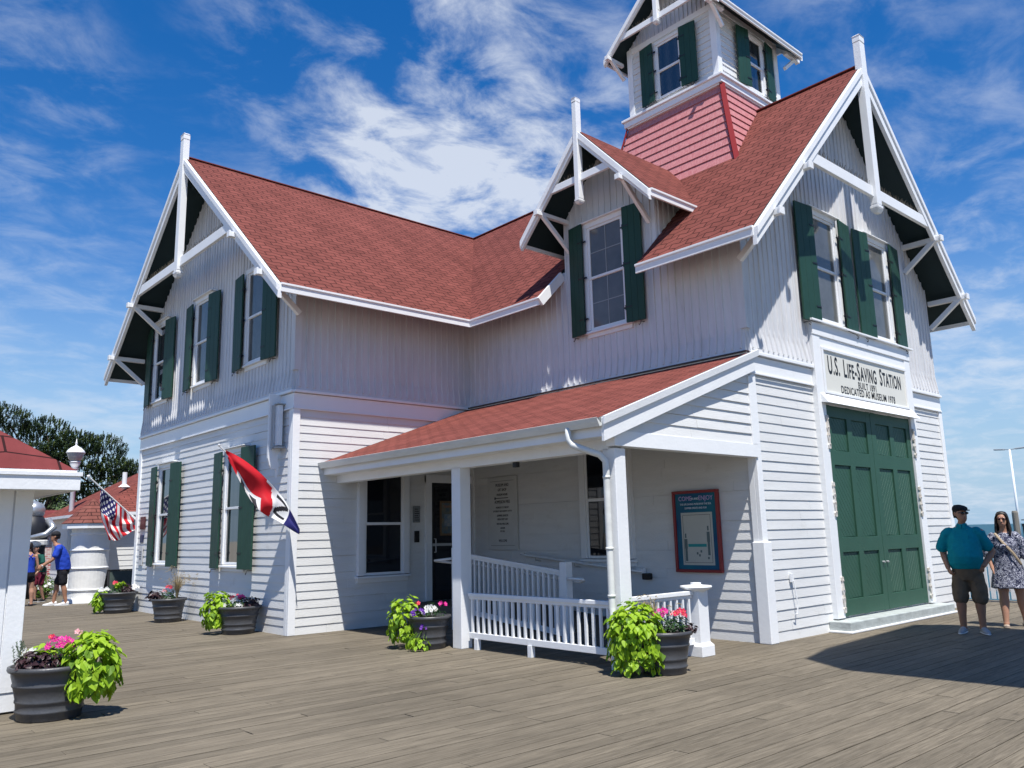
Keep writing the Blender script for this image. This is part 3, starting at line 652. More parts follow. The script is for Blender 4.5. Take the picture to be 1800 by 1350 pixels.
INK = mat('black_sign_paint', (.012, .012, .014), .5, .3)
# ---- big doors, F4
A = lambda x: x-X3
mb = MB()
fbox(mb, F4, A(12.50), A(12.74), -.02, .10, .19, 4.95); fbox(mb, F4, A(16.04), A(16.28), -.02, .10, .19, 4.95)
fbox(mb, F4, A(12.496), A(16.284), -.018, .112, 4.78, 5.0); fbox(mb, F4, A(12.7401), A(16.0399), -.02, .09, 4.60, 4.779)
mb.build('door_frame', TRIM, BLD, bevel=.006)
mb = MB(); fbox(mb, F4, A(12.42), A(16.36), -.02, .17, 5.0, 5.035); mb.build('door_cap', TRIM, BLD, bevel=.005)
mb = MB()
mb.hexa([F4(A(12.60), .08, 3.64), F4(A(16.18), .08, 3.64), F4(A(16.18), .23, 3.62), F4(A(12.60), .23, 3.62), F4(A(12.60), .08, 3.80), F4(A(16.18), .08, 3.80), F4(A(16.18), .10, 3.80), F4(A(12.60), .10, 3.80)])
mb.build('door_hood', TRIM, BLD, bevel=.004)
mb = MB(); fbox(mb, F4, A(12.74), A(16.04), -.02, .06, 3.6, 4.599); mb.build('door_frame', TRIM, BLD)
mb = MB(); fbox(mb, F4, A(12.36), A(16.42), 0, .36, 0, .17); mb.build('door_step', STEPG, BLD, bevel=.015)
mb = MB(); fbox(mb, F4, A(12.32), A(16.46), 0, .385, 0, .035); mb.build('door_step_edge', WHITE, BLD, bevel=.01)
def diag_planks(mb, a0, a1, z0, z1, b, sg):
    # beaded boards laid on the diagonal inside a panel
    st = .085; c = z0-(a1-a0)-.2
    while c < z1+.2:
        pts = []
        # strip between c and c+st along direction (1, sg)
        def clip(p0, p1): pass
        poly = [(a0, c), (a1, c+(a1-a0)*1.25), (a1, c+(a1-a0)*1.25+st*1.5), (a0, c+st*1.5)]
        if sg < 0: poly = [(a0+a1-x, y) for x, y in poly][::-1]
        for lim, keep in ((z0, 1), (z1, -1)):
            out = []
            for i in range(len(poly)):
                p, q = poly[i], poly[(i+1) % len(poly)]; ip = (p[1]-lim)*keep >= 0; iq = (q[1]-lim)*keep >= 0
                if ip: out.append(p)
                if ip != iq:
                    t = (lim-p[1])/(q[1]-p[1]); out.append((p[0]+(q[0]-p[0])*t, lim))
            poly = out
            if len(poly) < 3: break
        if len(poly) >= 3:
            cx_ = sum(p[0] for p in poly)/len(poly); cz_ = sum(p[1] for p in poly)/len(poly)
            tp = [F4(cx_+(x-cx_)*.94, b+.006, cz_+(z-cz_)*.94) for x, z in poly]; bt = [F4(x, b, z) for x, z in poly]
            mb.face(tp)
            for i in range(len(poly)):
                j = (i+1) % len(poly); mb.face([bt[i], bt[j], tp[j], tp[i]])
        c += st*1.5
for (l0, l1, sg) in ((12.755, 14.385, -1), (14.395, 16.025, 1)):
    a0, a1 = A(l0), A(l1); g = MB(); st = .17; mid = (a0+a1)/2
    fbox(g, F4, a0+.01, a1-.01, -.02, .03, .21, 3.58)
    rails = [(.205, .46), (1.20, 1.44), (2.62, 2.86), (3.42, 3.615)]
    fbox(g, F4, a0, a0+st, .0, .062, .20, 3.62); fbox(g, F4, a1-st, a1, .0, .062, .20, 3.62); fbox(g, F4, mid-.085, mid+.085, .0, .0615, .20, 3.62)
    for r0, r1 in rails: fbox(g, F4, a0+.001, a1-.001, .0, .061, r0, r1)
    for (p, q) in ((a0+st, mid-.085), (mid+.085, a1-st)):
        for (r0, r1) in ((.46, 1.20), (1.44, 2.62), (2.86, 3.42)): diag_planks(g, p, q, r0, r1, .031, sg)
    lf = g.build('door_leaf', GREEND, BLD, bevel=.004)
    hx = a0-.04 if sg < 0 else a1+.04
    for z in (.55, 2.05, 3.15):
        h = MB()
        # ornate painted strap plate on the jamb
        pr_ = [(-.28, .012), (-.27, .03), (-.22, .035), (-.19, .018), (-.12, .03), (-.06, .038), (0, .022), (.06, .038), (.12, .03), (.19, .018), (.22, .035), (.27, .03), (.28, .012)]
        for (p0, w0), (p1, w1) in zip(pr_[:-1], pr_[1:]):
            h.hexa([F4(hx-w0, .095, z+p0), F4(hx+w0, .095, z+p0), F4(hx+w0, .122, z+p0), F4(hx-w0, .122, z+p0), F4(hx-w1, .095, z+p1), F4(hx+w1, .095, z+p1), F4(hx+w1, .122, z+p1), F4(hx-w1, .122, z+p1)])
        for dz in (-.2, -.05, .08, .22): h.tube([F4(hx, .12, z+dz), F4(hx, .135, z+dz)], .012, 8)
        h.build('door_hinge', HINGE, lf)
    k = MB(); kx = (a1-.07) if sg < 0 else (a0+.07); k.tube([F4(kx, .06, 1.0), F4(kx, .10, 1.0)], .018, 10); k.build('door_knob', GREY, lf)
# ---- name board
SB = thing('sign', 'white name board reading U.S. Life-Saving Station above the big green doors', 'sign', F4(A(14.39), .1, 3.82))
mb = MB(); fbox(mb, F4, A(12.80), A(15.98), .0605, .092, 3.83, 4.55); mb.build('sign_board', mat('ivory_sign_face', (.70, .69, .63), .5, .3, 2, .06), SB)
mb = MB()
for (p, q, r, s2) in ((12.745, 16.035, 3.802, 3.845), (12.745, 16.035, 4.55, 4.598)): fbox(mb, F4, A(p), A(q), .0605, .118, r, s2)
for (p, q) in ((12.745, 12.80), (15.98, 16.035)): fbox(mb, F4, A(p), A(q), .0605, .117, 3.845, 4.55)
mb.build('sign_frame', TRIM, SB, bevel=.004)
ls = []; x = 12.90; spec = [('U.S.', 0), (' ', 0), ('L', 0), ('IFE', 1), ('-', 0), ('S', 0), ('AVING', 1), (' ', 0), ('S', 0), ('TATION', 1)]
pos = {}; objs = []
cur = 0
for s_t, sm in spec:
    if s_t == ' ': cur += .12; continue
    size = .44 if not sm else .355
    o = text('t', s_t, lambda a, b, c: Vector((a, b, c)), cur, 0, size, INK, None, b=0, sx=.56, align='LEFT', off=.008, sp=1.12)
    w = max(v.co.x for v in o.data.vertices); objs.append(o); cur = w+.022
tot = cur; sc_ = 2.86/tot
for o in objs:
    for v in o.data.vertices: x_, y_, z_ = v.co; v.co = F4(A(12.94)+x_*sc_, .0935+y_, 4.165+z_)
join(objs, 'lettering').parent = SB; bpy.data.objects['lettering'].matrix_parent_inverse = SB.matrix_world.inverted()
text('lettering', 'BUILT 1891', F4, A(14.36), 4.01, .168, INK, SB, b=.0935, sx=.80, off=.002, sp=1.12)
text('lettering', 'DEDICATED AS MUSEUM 1978', F4, A(14.40), 3.865, .185, INK, SB, b=.0935, sx=.80, off=.002, sp=1.08)
# iron latch on the wall left of the doors
mb = MB(); fbox(mb, F4, A(11.28), A(11.36), .02, .05, .82, .94); mb.tube([F4(A(11.33), .06, .84), F4(A(11.36), .075, .5), F4(A(11.34), .07, .36), F4(A(11.29), .06, .36)], .010, 6)
mb.build('door_hook', WHITE, BLD)
# a drip strip hanging from the belt at the door side is part of the frame boards

# ---- porch
PZ0, PX0, PY0, PZ1 = 2.97, 7.20, 6.47, 4.24
kP = (PZ1-PZ0)/(X3-PX0); pz = lambda x: PZ0+kP*(x-PX0)
rf = MB(); un = MB(); uP = nrmv((1, 0, kP))
slope(rf, un, [(PX0-.03, Y2-.02, pz(PX0-.03)), (X3-.10, Y2-.02, pz(X3-.10)), (X3-.10, PY0, pz(X3-.10)), (PX0-.03, PY0, pz(PX0-.03))][::-1], th=.05, uvd=((PX0, PY0, PZ0), (0, 1, 0), uP))
prf = rf.build('porch_roof', ROOFP, BLD); un.build('porch_soffit', mat('darkened_porch_ceiling', (.20, .21, .21), .7, .3), prf)  # ceiling colour set dark to deepen the shade inside the porch
mb = MB()
mb.hexa([(PX0+.0, PY0-.045, pz(PX0)-.30), (X3-.03, PY0-.045, pz(X3-.03)-.30), (X3-.03, PY0-.0, pz(X3-.03)-.30), (PX0, PY0-.0, pz(PX0)-.30), (PX0+.0, PY0-.045, pz(PX0)-.012), (X3-.03, PY0-.045, pz(X3-.03)-.012), (X3-.03, PY0-.0, pz(X3-.03)-.012), (PX0, PY0-.0, pz(PX0)-.012)])
mb.hexa([(PX0-.02, PY0-.075, pz(PX0)-.10), (X3+.05, PY0-.075, pz(X3+.05)-.10), (X3+.05, PY0-.046, pz(X3+.05)-.10), (PX0-.02, PY0-.046, pz(PX0)-.10), (PX0-.02, PY0-.085, pz(PX0)-.0), (X3+.05, PY0-.085, pz(X3+.05)-.0), (X3+.05, PY0-.046, pz(X3+.05)-.0), (PX0-.02, PY0-.046, pz(PX0)-.0)])
mb.build('porch_rake_board', WHITE, BLD, bevel=.004)
PB = 2.66
mb = MB(); FPG = frame((7.46, 6.52, 0), (1, 0, 0), (0, -1, 0))
def zl(z, zt, a0, a1):
    s0 = (z+.275-PZ0)/kP+PX0-7.46
    return max(a0, s0), a1
lap(mb, FPG, 0, X3-7.46-.0, PB+.17, 4.0, .15, .018, zlim=zl)
mb.build('porch_gable', SIDING, BLD)
mb = MB(); fbox(mb, FPG, -.0, X3-7.46-.01, -.12, .028, PB-.02, PB+.17); fbox(mb, FPG, X3-7.46-.13, X3-7.46-.012, -.02, .03, PB+.17, 3.85); mb.build('porch_end_beam', TRIM, BLD, bevel=.004)
mb = MB(); mb.box((7.50, 6.64, 2.60), (7.68, Y2, 2.86)); mb.build('porch_beam', WHITE, BLD, bevel=.006)
mb = MB(); mb.box((7.23, PY0+.01, 2.74), (7.27, Y2, 2.93)); mb.build('porch_fascia', WHITE, BLD); mb = MB(); mb.box((7.27, PY0+.01, 2.735), (7.5, Y2, 2.75)); mb.build('porch_soffit', WHITE, BLD)
# gutter
mb = MB(); pr_ = [(0, -.01), (-.02, -.10), (-.075, -.115), (-.105, -.06), (-.125, -.012), (-.115, -.008), (-.10, -.04), (-.075, -.09), (-.02, -.085), (-.01, -.01)]
for i in range(len(pr_)):
    (p0, q0), (p1, q1) = pr_[i], pr_[(i+1) % len(pr_)]
    mb.face([(7.228+p0, PY0-.02, 2.965+q0), (7.228+p1, PY0-.02, 2.965+q1), (7.228+p1, Y2+.0, 2.965+q1), (7.228+p0, Y2+.0, 2.965+q0)])
mb.face([(7.228+p, PY0-.02, 2.965+q) for p, q in pr_[1:5]]); mb.face([(7.228+p, Y2-.01, 2.965+q) for p, q in pr_[1:5]][::-1])
gt = mb.build('gutter', GUTTER, BLD)
mb = MB(); mb.tube([(7.16, 6.98, 2.88), (7.16, 6.98, 2.74), (7.17, 6.93, 2.67), (7.24, 6.78, 2.60), (7.36, 6.66, 2.54), (7.42, 6.62, 2.46), (7.425, 6.62, 2.3), (7.425, 6.62, .74), (7.42, 6.60, .62), (7.36, 6.56, .55)], .042, 12)
for z in (2.25, 1.4, .85): mb.tube([(7.425, 6.62, z), (7.425, 6.62, z+.03)], .048, 12)
mb.build('downspout', GUTTER, BLD, smooth=True)
for (y0, y1) in ((6.54, 6.74), (9.60, 9.81)):
    mb = MB(); mb.box((7.50, y0, 0), (7.70, y1, 2.62)); mb.build('porch_post', WHITE, BLD, bevel=.008)
mb = MB(); mb.tube([(7.6, 8.45, 2.6), (7.6, 8.45, 2.53)], .05, 10); mb.build('porch_light', BLACK, BLD)
# shallow crown mould where the porch roof meets the wall
mb = MB(); mb.box((X3-.13, PY0+.02, 4.225), (X3-.03, Y2, 4.245)); mb.build('roof_flashing', mat('dark_flashing', (.05, .03, .03), .5), prf)

# ---- front door, F2
B2 = lambda x: x-X1
mb = MB(); fbox(mb, F2, B2(9.46), B2(9.60), -.02, .06, .38, 2.80); fbox(mb, F2, B2(9.46), B2(10.64), -.02, .063, 2.66, 2.82); mb.build('door_casing', TRIM, BLD, bevel=.004)
mb = MB(); fbox(mb, F2, B2(9.60), B2(10.60), -.02, .035, .38, 2.66); dr_ = mb.build('front_door', BLACK, BLD)
mb = MB(); fbox(mb, F2, B2(9.68), B2(10.52), .03, .042, 1.50, 2.58); fbox(mb, F2, B2(9.68), B2(10.52), .03, .042, .55, 1.40); mb.build('door_glass', GLASSD, dr_)
mb = MB(); fbox(mb, F2, B2(9.62), B2(10.58), .036, .055, 1.42, 1.47); mb.tube([F2(B2(9.66), .05, 1.30), F2(B2(9.66), .10, 1.30), F2(B2(9.66), .10, 1.56), F2(B2(9.66), .05, 1.56)], .012, 8); mb.build('door_handle', GREY, dr_)
# ---- keypad boxes by the door
def plate(name, label, T, a0, a1, z0, z1, m, cat='plaque', b=(.02, .05), parent=None, group=None):
    t = thing(name, label, cat, T((a0+a1)/2, b[0], (z0+z1)/2), group); mb = MB(); fbox(mb, T, a0, a1, b[0], b[1], z0, z1); mb.build('backplate', m, t, bevel=.004); return t
t = plate('notice_holder', 'small dark notice holder on the wall left of the porch door', F2, B2(9.17), B2(9.32), 1.88, 2.20, mat('grey_notice_paper', (.30, .32, .33), .6, .3, 60, .6), 'notice')
for i in range(6):
    mb = MB(); fbox(mb, F2, B2(9.19), B2(9.30-(i % 3)*.015), .0505, .052, 1.92+i*.042, 1.935+i*.042); mb.build('text_line', INK, t)
t = plate('key_box', 'small black key box below the notice holder beside the porch door', F2, B2(9.20), B2(9.29), 1.50, 1.72, BLACK, 'key box', (.02, .07))
# ---- poster inside the door
t = thing('door_poster', 'small framed colour poster behind the glass of the porch door', 'poster', F2(B2(10.03), .05, 1.96))
mb = MB(); fbox(mb, F2, B2(9.80), B2(10.26), .043, .060, 1.62, 2.30); mb.build('poster_frame', mat('bronze_poster_frame', (.16, .10, .05), .5), t)
mb = MB(); fbox(mb, F2, B2(9.84), B2(10.22), .060, .0625, 1.66, 2.26); mb.build('poster_paper', mat('poster_print', (.24, .19, .10), .4, .4, 9, .5, col2=(.05, .12, .18)), t)
mb = MB(); fbox(mb, F2, B2(9.90), B2(10.16), .063, .0635, 1.80, 2.04); mb.build('poster_picture', mat('poster_blue_print', (.08, .16, .26), .4, .4, 14, .6, col2=(.30, .32, .30)), t)
text('lettering', 'TODAY ONLY', F2, B2(10.03), 2.17, .06, mat('orange_ink', (.45, .16, .03), .5), t, b=.0635, sx=.8)

# ---- notice board on the long wall
B3 = lambda y: Y2-y
t = thing('notice_board', 'tall grey-white notice board of small black writing under the porch roof', 'notice board', F3(B3(12.2), .05, 2.0))
mb = MB(); fbox(mb, F3, B3(12.66), B3(11.79), .018, .05, 1.32, 2.74); mb.build('board', mat('notice_white', (.62, .62, .60), .5, .3, 3, .1), t, bevel=.004)
mb = MB(); w_ = .87; 
for (p, q, r, s2) in ((12.58, 11.87, 1.40, 1.405), (12.58, 11.87, 2.655, 2.66)): fbox(mb, F3, B3(p), B3(q), .05, .0535, r, s2)
mb.build('border_line', INK, t)
rows = [(2.55, 'MUSEUM AND', .085), (2.46, 'GIFT SHOP', .075), (2.37, 'MUSEUM HOURS', .06), (2.22, 'ADMISSION FREE', .085), (2.12, 'MONDAY TO FRIDAY', .055), (2.05, 'SATURDAY AND SUNDAY 10 TO 4', .05), (1.96, 'SUMMER SEASON', .06), (1.89, 'OPEN EVERY DAY', .055), (1.80, 'VISITORS WELCOME', .055), (1.72, 'GROUPS', .05), (1.66, 'BY CALL', .05), (1.47, 'WELCOME', .07)]
objs = [text('t', s_t, F3, B3(12.22), z, sz, INK, None, b=.0515, sx=.72) for z, s_t, sz in rows]
q = join(objs, 'lettering'); q.parent = t; q.matrix_parent_inverse = t.matrix_world.inverted()
mb = MB(); fbox(mb, F3, B3(12.42), B3(12.04), .0505, .0535, 2.315, 2.328); fbox(mb, F3, B3(12.45), B3(12.42), .0505, .0535, 2.295, 2.345); mb.build('arrow_mark', INK, t)
# ---- poster case 'COME IN AND ENJOY'
t = thing('poster_case', 'red framed poster case with a teal and blue poster on the white siding', 'poster', F3(B3(7.63), .05, 1.6))
P0, P1, Q0, Q1 = B3(8.06), B3(7.21), .97, 2.22; fr = .045
mb = MB(); bl = mat('poster_deep_blue', (.010, .075, .18), .5, .25, 2.0, .4, col2=(.012, .16, .21)); fbox(mb, F3, P0+.01, P1-.01, .02, .055, Q0+.01, Q1-.01); mb.build('poster_sheet', bl, t)
mb = MB(); rdm = mat('red_frame_paint', (.24, .02, .02), .4, .5)
fbox(mb, F3, P0, P1, .02, .085, Q0, Q0+fr); fbox(mb, F3, P0, P1, .02, .085, Q1-fr, Q1); fbox(mb, F3, P0, P0+fr, .02, .084, Q0+fr, Q1-fr); fbox(mb, F3, P1-fr, P1, .02, .084, Q0+fr, Q1-fr); mb.build('poster_frame', rdm, t, bevel=.006)
mb = MB(); fbox(mb, F3, P0+.14, P1-.13, .055, .057, Q0+.11, Q1-.34); mb.build('picture', mat('poster_cream', (.50, .50, .44), .3, .5, 1.5, .12), t)
mb = MB()
for (a, b_, c, d) in ((P0+.175, P1-.165, Q1-.38, Q1-.375), (P0+.175, P1-.165, Q0+.145, Q0+.15)): fbox(mb, F3, a, b_, .0571, .0585, c, d)
for a in (P0+.17, P1-.17): fbox(mb, F3, a, a+.005, .0571, .0585, Q0+.15, Q1-.38)
mb.build('border_line', INK, t)
mb = MB(); fbox(mb, F3, P0+.25, P1-.26, .0571, .0585, Q0+.385, Q0+.43); mb.build('sea_stripe', mat('teal_ink', (.01, .26, .26), .4), t)
mb = MB()
def fig(a, z, h):   # a slim standing swimmer drawn on the poster
    for (x, y0, y1, w) in ((0, .0, .45, .035), (0, .45, .8, .045), (0, .84, 1.0, .022)): fbox(mb, F3, a-w/2*1.2, a+w/2*1.2, .0571, .0586, z+y0*h, z+y1*h)
fig(P0+.21, Q0+.17, .42); fig(P1-.22, Q0+.26, .44)
for (a, z) in ((P0+.40, Q0+.27), (P0+.44, Q0+.24), (P0+.47, Q0+.30), (P1-.25, Q0+.20)): fbox(mb, F3, a, a+.03, .0571, .0586, z, z+.035)
mb.build('drawing', mat('soft_grey_ink', (.10, .14, .14), .5), t)
text('lettering', 'COME', F3, P0+.235, Q1-.155, .10, mat('magenta_ink', (.50, .36, .62), .5), t, b=.0565, sx=.9)
text('lettering', 'IN AND', F3, P0+.42, Q1-.145, .05, mat('white_ink', (.7, .74, .78), .5), t, b=.0565, sx=.8)
text('lettering', 'ENJOY', F3, P0+.62, Q1-.155, .10, bpy.data.materials['magenta_ink'], t, b=.0565, sx=.9)
text('lettering', 'THE LIFE-SAVING MUSEUM BY THE SEA', F3, (P0+P1)/2, Q1-.225, .042, bpy.data.materials['white_ink'], t, b=.0565, sx=.8)
text('lettering', 'SUMMER EVENTS AND FUN', F3, (P0+P1)/2, Q1-.285, .042, bpy.data.materials['white_ink'], t, b=.0565, sx=.8)
# ---- outlet box
t = thing('utility_box', 'small white utility box with a black fitting low on the porch wall', 'utility box', F3(B3(8.7), .05, .95))
mb = MB(); fbox(mb, F3, B3(8.86), B3(8.70), .02, .10, .93, 1.02); mb.build('box', WHITE, t, bevel=.01); mb = MB(); fbox(mb, F3, B3(8.72), B3(8.58), .02, .12, .84, .94); mb.build('fitting', BLACK, t, bevel=.01)
# ---- plaques at the far end of the side gable
plate('bronze_plaque', 'brown bronze plaque, topmost at the far corner of the side wall', F1, Y1-21.17, Y1-20.85, 1.94, 2.24, mat('brown_bronze', (.10, .028, .03), .45, .5, 9, .5), 'plaque', (.02, .05))
plate('blue_plaque', 'small dark blue plaque below the bronze one on the side wall', F1, Y1-21.15, Y1-20.93, 1.62, 1.80, mat('navy_enamel', (.012, .02, .10), .4, .5, 20, .5), 'plaque', (.02, .04))
t = plate('white_notice', 'narrow white notice, lowest plate at the far corner of the side wall', F1, Y1-21.18, Y1-20.92, 1.08, 1.54, mat('white_notice_sheet', (.6, .6, .6), .5, .3, 3, .1), 'notice', (.02, .035))
for i in range(4):
    mb = MB(); fbox(mb, F1, Y1-21.13, Y1-20.98, .035, .037, 1.22+i*.055, 1.25+i*.055); mb.build('text_line', mat('grey_ink', (.15, .15, .16), .5) if i == 0 else bpy.data.materials['grey_ink'], t)

# ------------------------------------------------------------------ railings
def railing(name, label, p0, p1, z0, z1, tz0, tz1, nb, posts=(), cat='railing', bw=.032, tw_=.075, group=None, legs=()):
    """from p0 to p1 (xy); bottom rail height z0->z1, top rail tz0->tz1"""
    t = thing(name, label, cat, (p0[0], p0[1], 0), group)
    P = lambda s, z: (p0[0]+(p1[0]-p0[0])*s, p0[1]+(p1[1]-p0[1])*s, z)
    mb = MB(); mb.bar(P(0, tz0), P(1, tz1), tw_, .05); mb.bar(P(0, tz0-.045), P(1, tz1-.045), .035, .04); mb.build('top_rail', WHITE, t, bevel=.005)
    mb = MB(); mb.bar(P(0, z0), P(1, z1), .04, .085); mb.build('bottom_rail', WHITE, t, bevel=.005)
    for i in range(nb):
        s = (i+.5)/nb; zb_, zt = z0+(z1-z0)*s, tz0+(tz1-tz0)*s
        d = Vector((p1[0]-p0[0], p1[1]-p0[1], 0)).normalized()
        mb = MB(); mb.bar(P(s, zb_+.04), P(s, zt-.065), bw, bw, up=d); mb.build('baluster', WHITE, t)
    for s in legs:
        mb = MB(); mb.box([a-.035 for a in P(s, 0)[:2]]+[0], [a+.035 for a in P(s, 0)[:2]]+[z0-.04]); mb.build('rail_foot', WHITE, t)
    return t
railing('porch_railing', 'low white balustrade between the two porch posts', (7.62, 9.55), (7.62, 6.80), .19, .19, .76, .76, 22, legs=(.06, .47))
t = railing('side_railing', 'short white balustrade from the near porch post to the turned newel', (7.74, 6.66), (9.02, 6.66), .19, .19, .80, .80, 10)
t = thing('newel_post', 'white newel post with a flat round-topped cap at the porch corner', 'post', (9.14, 6.66, 0))
mb = MB(); mb.box((9.035, 6.555, 0), (9.245, 6.765, .82)); mb.build('post', WHITE, t, bevel=.006)
mb = MB(); mb.box((9.0, 6.52, 0), (9.28, 6.80, .13)); mb.hexa([(9.0, 6.52, .13), (9.28, 6.52, .13), (9.28, 6.80, .13), (9.0, 6.80, .13), (9.032, 6.552, .17), (9.248, 6.552, .17), (9.248, 6.768, .17), (9.032, 6.768, .17)]); mb.build('plinth', WHITE, t, bevel=.004)
mb = MB(); mb.lathe((9.14, 6.66, .78), [(.10, 0), (.11, .03), (.20, .075), (.21, .09), (.205, .105), (.10, .115), (.07, .12), (.07, .145), (.0, .15)], 28, a0=math.pi/4); mb.build('cap', WHITE, t, smooth=False)
t = railing('ramp_railing', 'white balustrade sloping down the ramp inside the porch', (9.0, 11.55), (9.0, 9.0), .34, .12, 1.30, 1.03, 21)
mb = MB(); mb.box((8.93, 8.86, 0), (9.07, 9.0, 1.18)); mb.build('rail_post', WHITE, t, bevel=.008)
mb = MB(); mb.tube([(9.06, 11.6, 1.16), (9.12, 9.0, .90), (9.12, 8.76, .88), (9.10, 8.66, .90), (9.04, 8.62, .92), (8.97, 8.66, .93), (8.95, 8.84, .93)], .022, 10); mb.build('handrail', WHITE, t, smooth=True)
t = thing('landing_railing_post', 'white post with a curled handrail end beside the porch door', 'post', (8.9, 11.65, 0))
mb = MB(); mb.box((8.93, 11.56, 0), (9.07, 11.70, 1.40)); mb.build('post', WHITE, t, bevel=.008)
mb = MB(); mb.tube([(8.97, 11.72, 1.14), (8.93, 12.0, 1.16), (8.86, 12.06, 1.17), (8.79, 12.0, 1.18), (8.80, 11.75, 1.20), (8.92, 11.60, 1.22)], .022, 10); mb.build('handrail', WHITE, t, smooth=True)
t = thing('wall_handrail', 'thin grey-white handrail fixed along the porch wall beside the ramp', 'handrail', (10.5, 11, 1.2))
mb = MB(); mb.tube([(10.62, 11.62, 1.24), (10.52, 11.60, 1.24), (10.50, 11.5, 1.23), (10.50, 8.85, .98), (10.52, 8.75, .97), (10.62, 8.73, .97)], .022, 10); mb.build('handrail', WHITE, t, smooth=True)
for y in (11.2, 10.2, 9.2): mb = MB(); z = .98+(y-8.85)*.0943; mb.tube([(10.50, y, z), (10.50, y, z-.07), (10.64, y, z-.09)], .009, 6); mb.build('rail_bracket', GREY, t)
mb = MB(); mb.hexa([(9.05, 11.6, .0), (10.62, 11.6, .0), (10.62, Y2, .0), (9.05, Y2, .0), (9.05, 11.6, .37), (10.62, 11.6, .37), (10.62, Y2, .37), (9.05, Y2, .37)])
mb.hexa([(9.05, 7.6, .0), (10.62, 7.6, .0), (10.62, 11.599, .0), (9.05, 11.599, .0), (9.05, 7.6, .03), (10.62, 7.6, .03), (10.62, 11.599, .37), (9.05, 11.599, .37)])
mb.build('ramp', mat('grey_ramp_wood', (.14, .125, .105), .8, .2, 6, .3, stretch=(1, 8, 1)), BLD)

# ------------------------------------------------------------------ projecting sign seen edge on at the corner
t = thing('bracket_sign', 'white shaped board sign hung on steel brackets at the corner beside the waving flag', 'sign', (6.5, 13.72, 3.6))
pl = [(6.60, 4.20), (6.37, 4.22), (6.37, 3.05), (6.40, 2.93), (6.44, 2.86), (6.53, 2.86), (6.54, 2.70), (6.565, 2.80), (6.585, 2.93), (6.555, 3.02), (6.56, 3.14), (6.60, 3.16)]
mb = MB(); mb.face([(x, 13.70, z) for x, z in pl]); mb.face([(x, 13.75, z) for x, z in pl][::-1])
for i in range(len(pl)): j = (i+1) % len(pl); mb.face([(pl[i][0], 13.70, pl[i][1]), (pl[i][0], 13.75, pl[i][1]), (pl[j][0], 13.75, pl[j][1]), (pl[j][0], 13.70, pl[j][1])])
mb.build('board', WHITE, t)
mb = MB(); mb.box((6.47, 13.55, 3.27), (6.56, 13.69, 4.0)); mb.build('inner_panel', WHITE, t, bevel=.004)
mb = MB(); mb.box((6.41, 13.66, 3.2), (6.43, 13.699, 4.0)); mb.box((6.44, 13.52, 3.22), (6.63, 13.68, 3.245)); mb.box((6.44, 13.52, 4.01), (6.63, 13.68, 4.03))
mb.build('steel_bracket', GREY, t)

# ------------------------------------------------------------------ flags
def cloth(name, rows_, nu, nv, pat, mats, parent, ripple=None, post=None):
    """rows_: grid of control points [v][u]; smooth bilinear+catmull; pat(u,v)->material index"""
    def cr(p, t):
        n = len(p)-1; x = t*n; i = min(int(x), n-1); f = x-i
        p0, p1, p2, p3 = p[max(i-1, 0)], p[i], p[i+1], p[min(i+2, n)]
        return 0.5*((2*p1)+(p2-p0)*f+(2*p0-5*p1+4*p2-p3)*f*f+(3*p1-p0-3*p2+p3)*f**3)
    R_ = [[Vector(q) for q in r] for r in rows_]; mb = MB(); V = []
    for j in range(nv+1):
        for i in range(nu+1):
            u, v = i/nu, j/nv; p = cr([cr(r, u) for r in R_], v)
            if ripple: p = p+ripple(u, v)
            if post: p = post(p, u)
            V.append(tuple(p))
    mb.v = V
    for j in range(nv):
        for i in range(nu):
            a = j*(nu+1)+i; mb.f.append((a, a+1, a+nu+2, a+nu+1)); mb.m.append(pat((i+.5)/nu, (j+.5)/nv))
    o = mb.build(name, mats, parent, smooth=True); s = o.modifiers.new('thickness', 'SOLIDIFY'); s.thickness = .003; return o
RED = mat('flag_red', (.62, .022, .035), .6, .2, trans=.3); BLUEF = mat('flag_navy', (.022, .022, .13), .6, .2, trans=.25); WHF = mat('flag_white', (.78, .78, .78), .6, .2, trans=.35); BLKF = mat('flag_black', (.02, .02, .025), .6, .2)
T0 = Vector((5.43, 13.587, 3.211)); T1 = Vector((6.60, 13.40, 2.12))
t = thing('open_flag', 'red, white and blue OPEN flag hanging from a pole over the second planter', 'flag', T1)
mb = MB(); mb.tube([T0, T1], .011, 8); mb.lathe(T0-Vector((0, 0, .02)), [(.0, 0), (.02, .01), (.024, .024), (.02, .04), (0, .05)], 12); mb.build('pole', mat('silver_pole', (.6, .6, .6), .35, .5), t)
mb = MB(); mb.bar(T1, T1+(T0-T1).normalized()*.12, .035, .035); mb.box((6.60, 13.36, 2.05), (6.63, 13.44, 2.19)); mb.build('bracket', WHITE, t)
o_ = lambda x, z, w=0: (x, 13.32+(6.6-x)*.194+w, z)
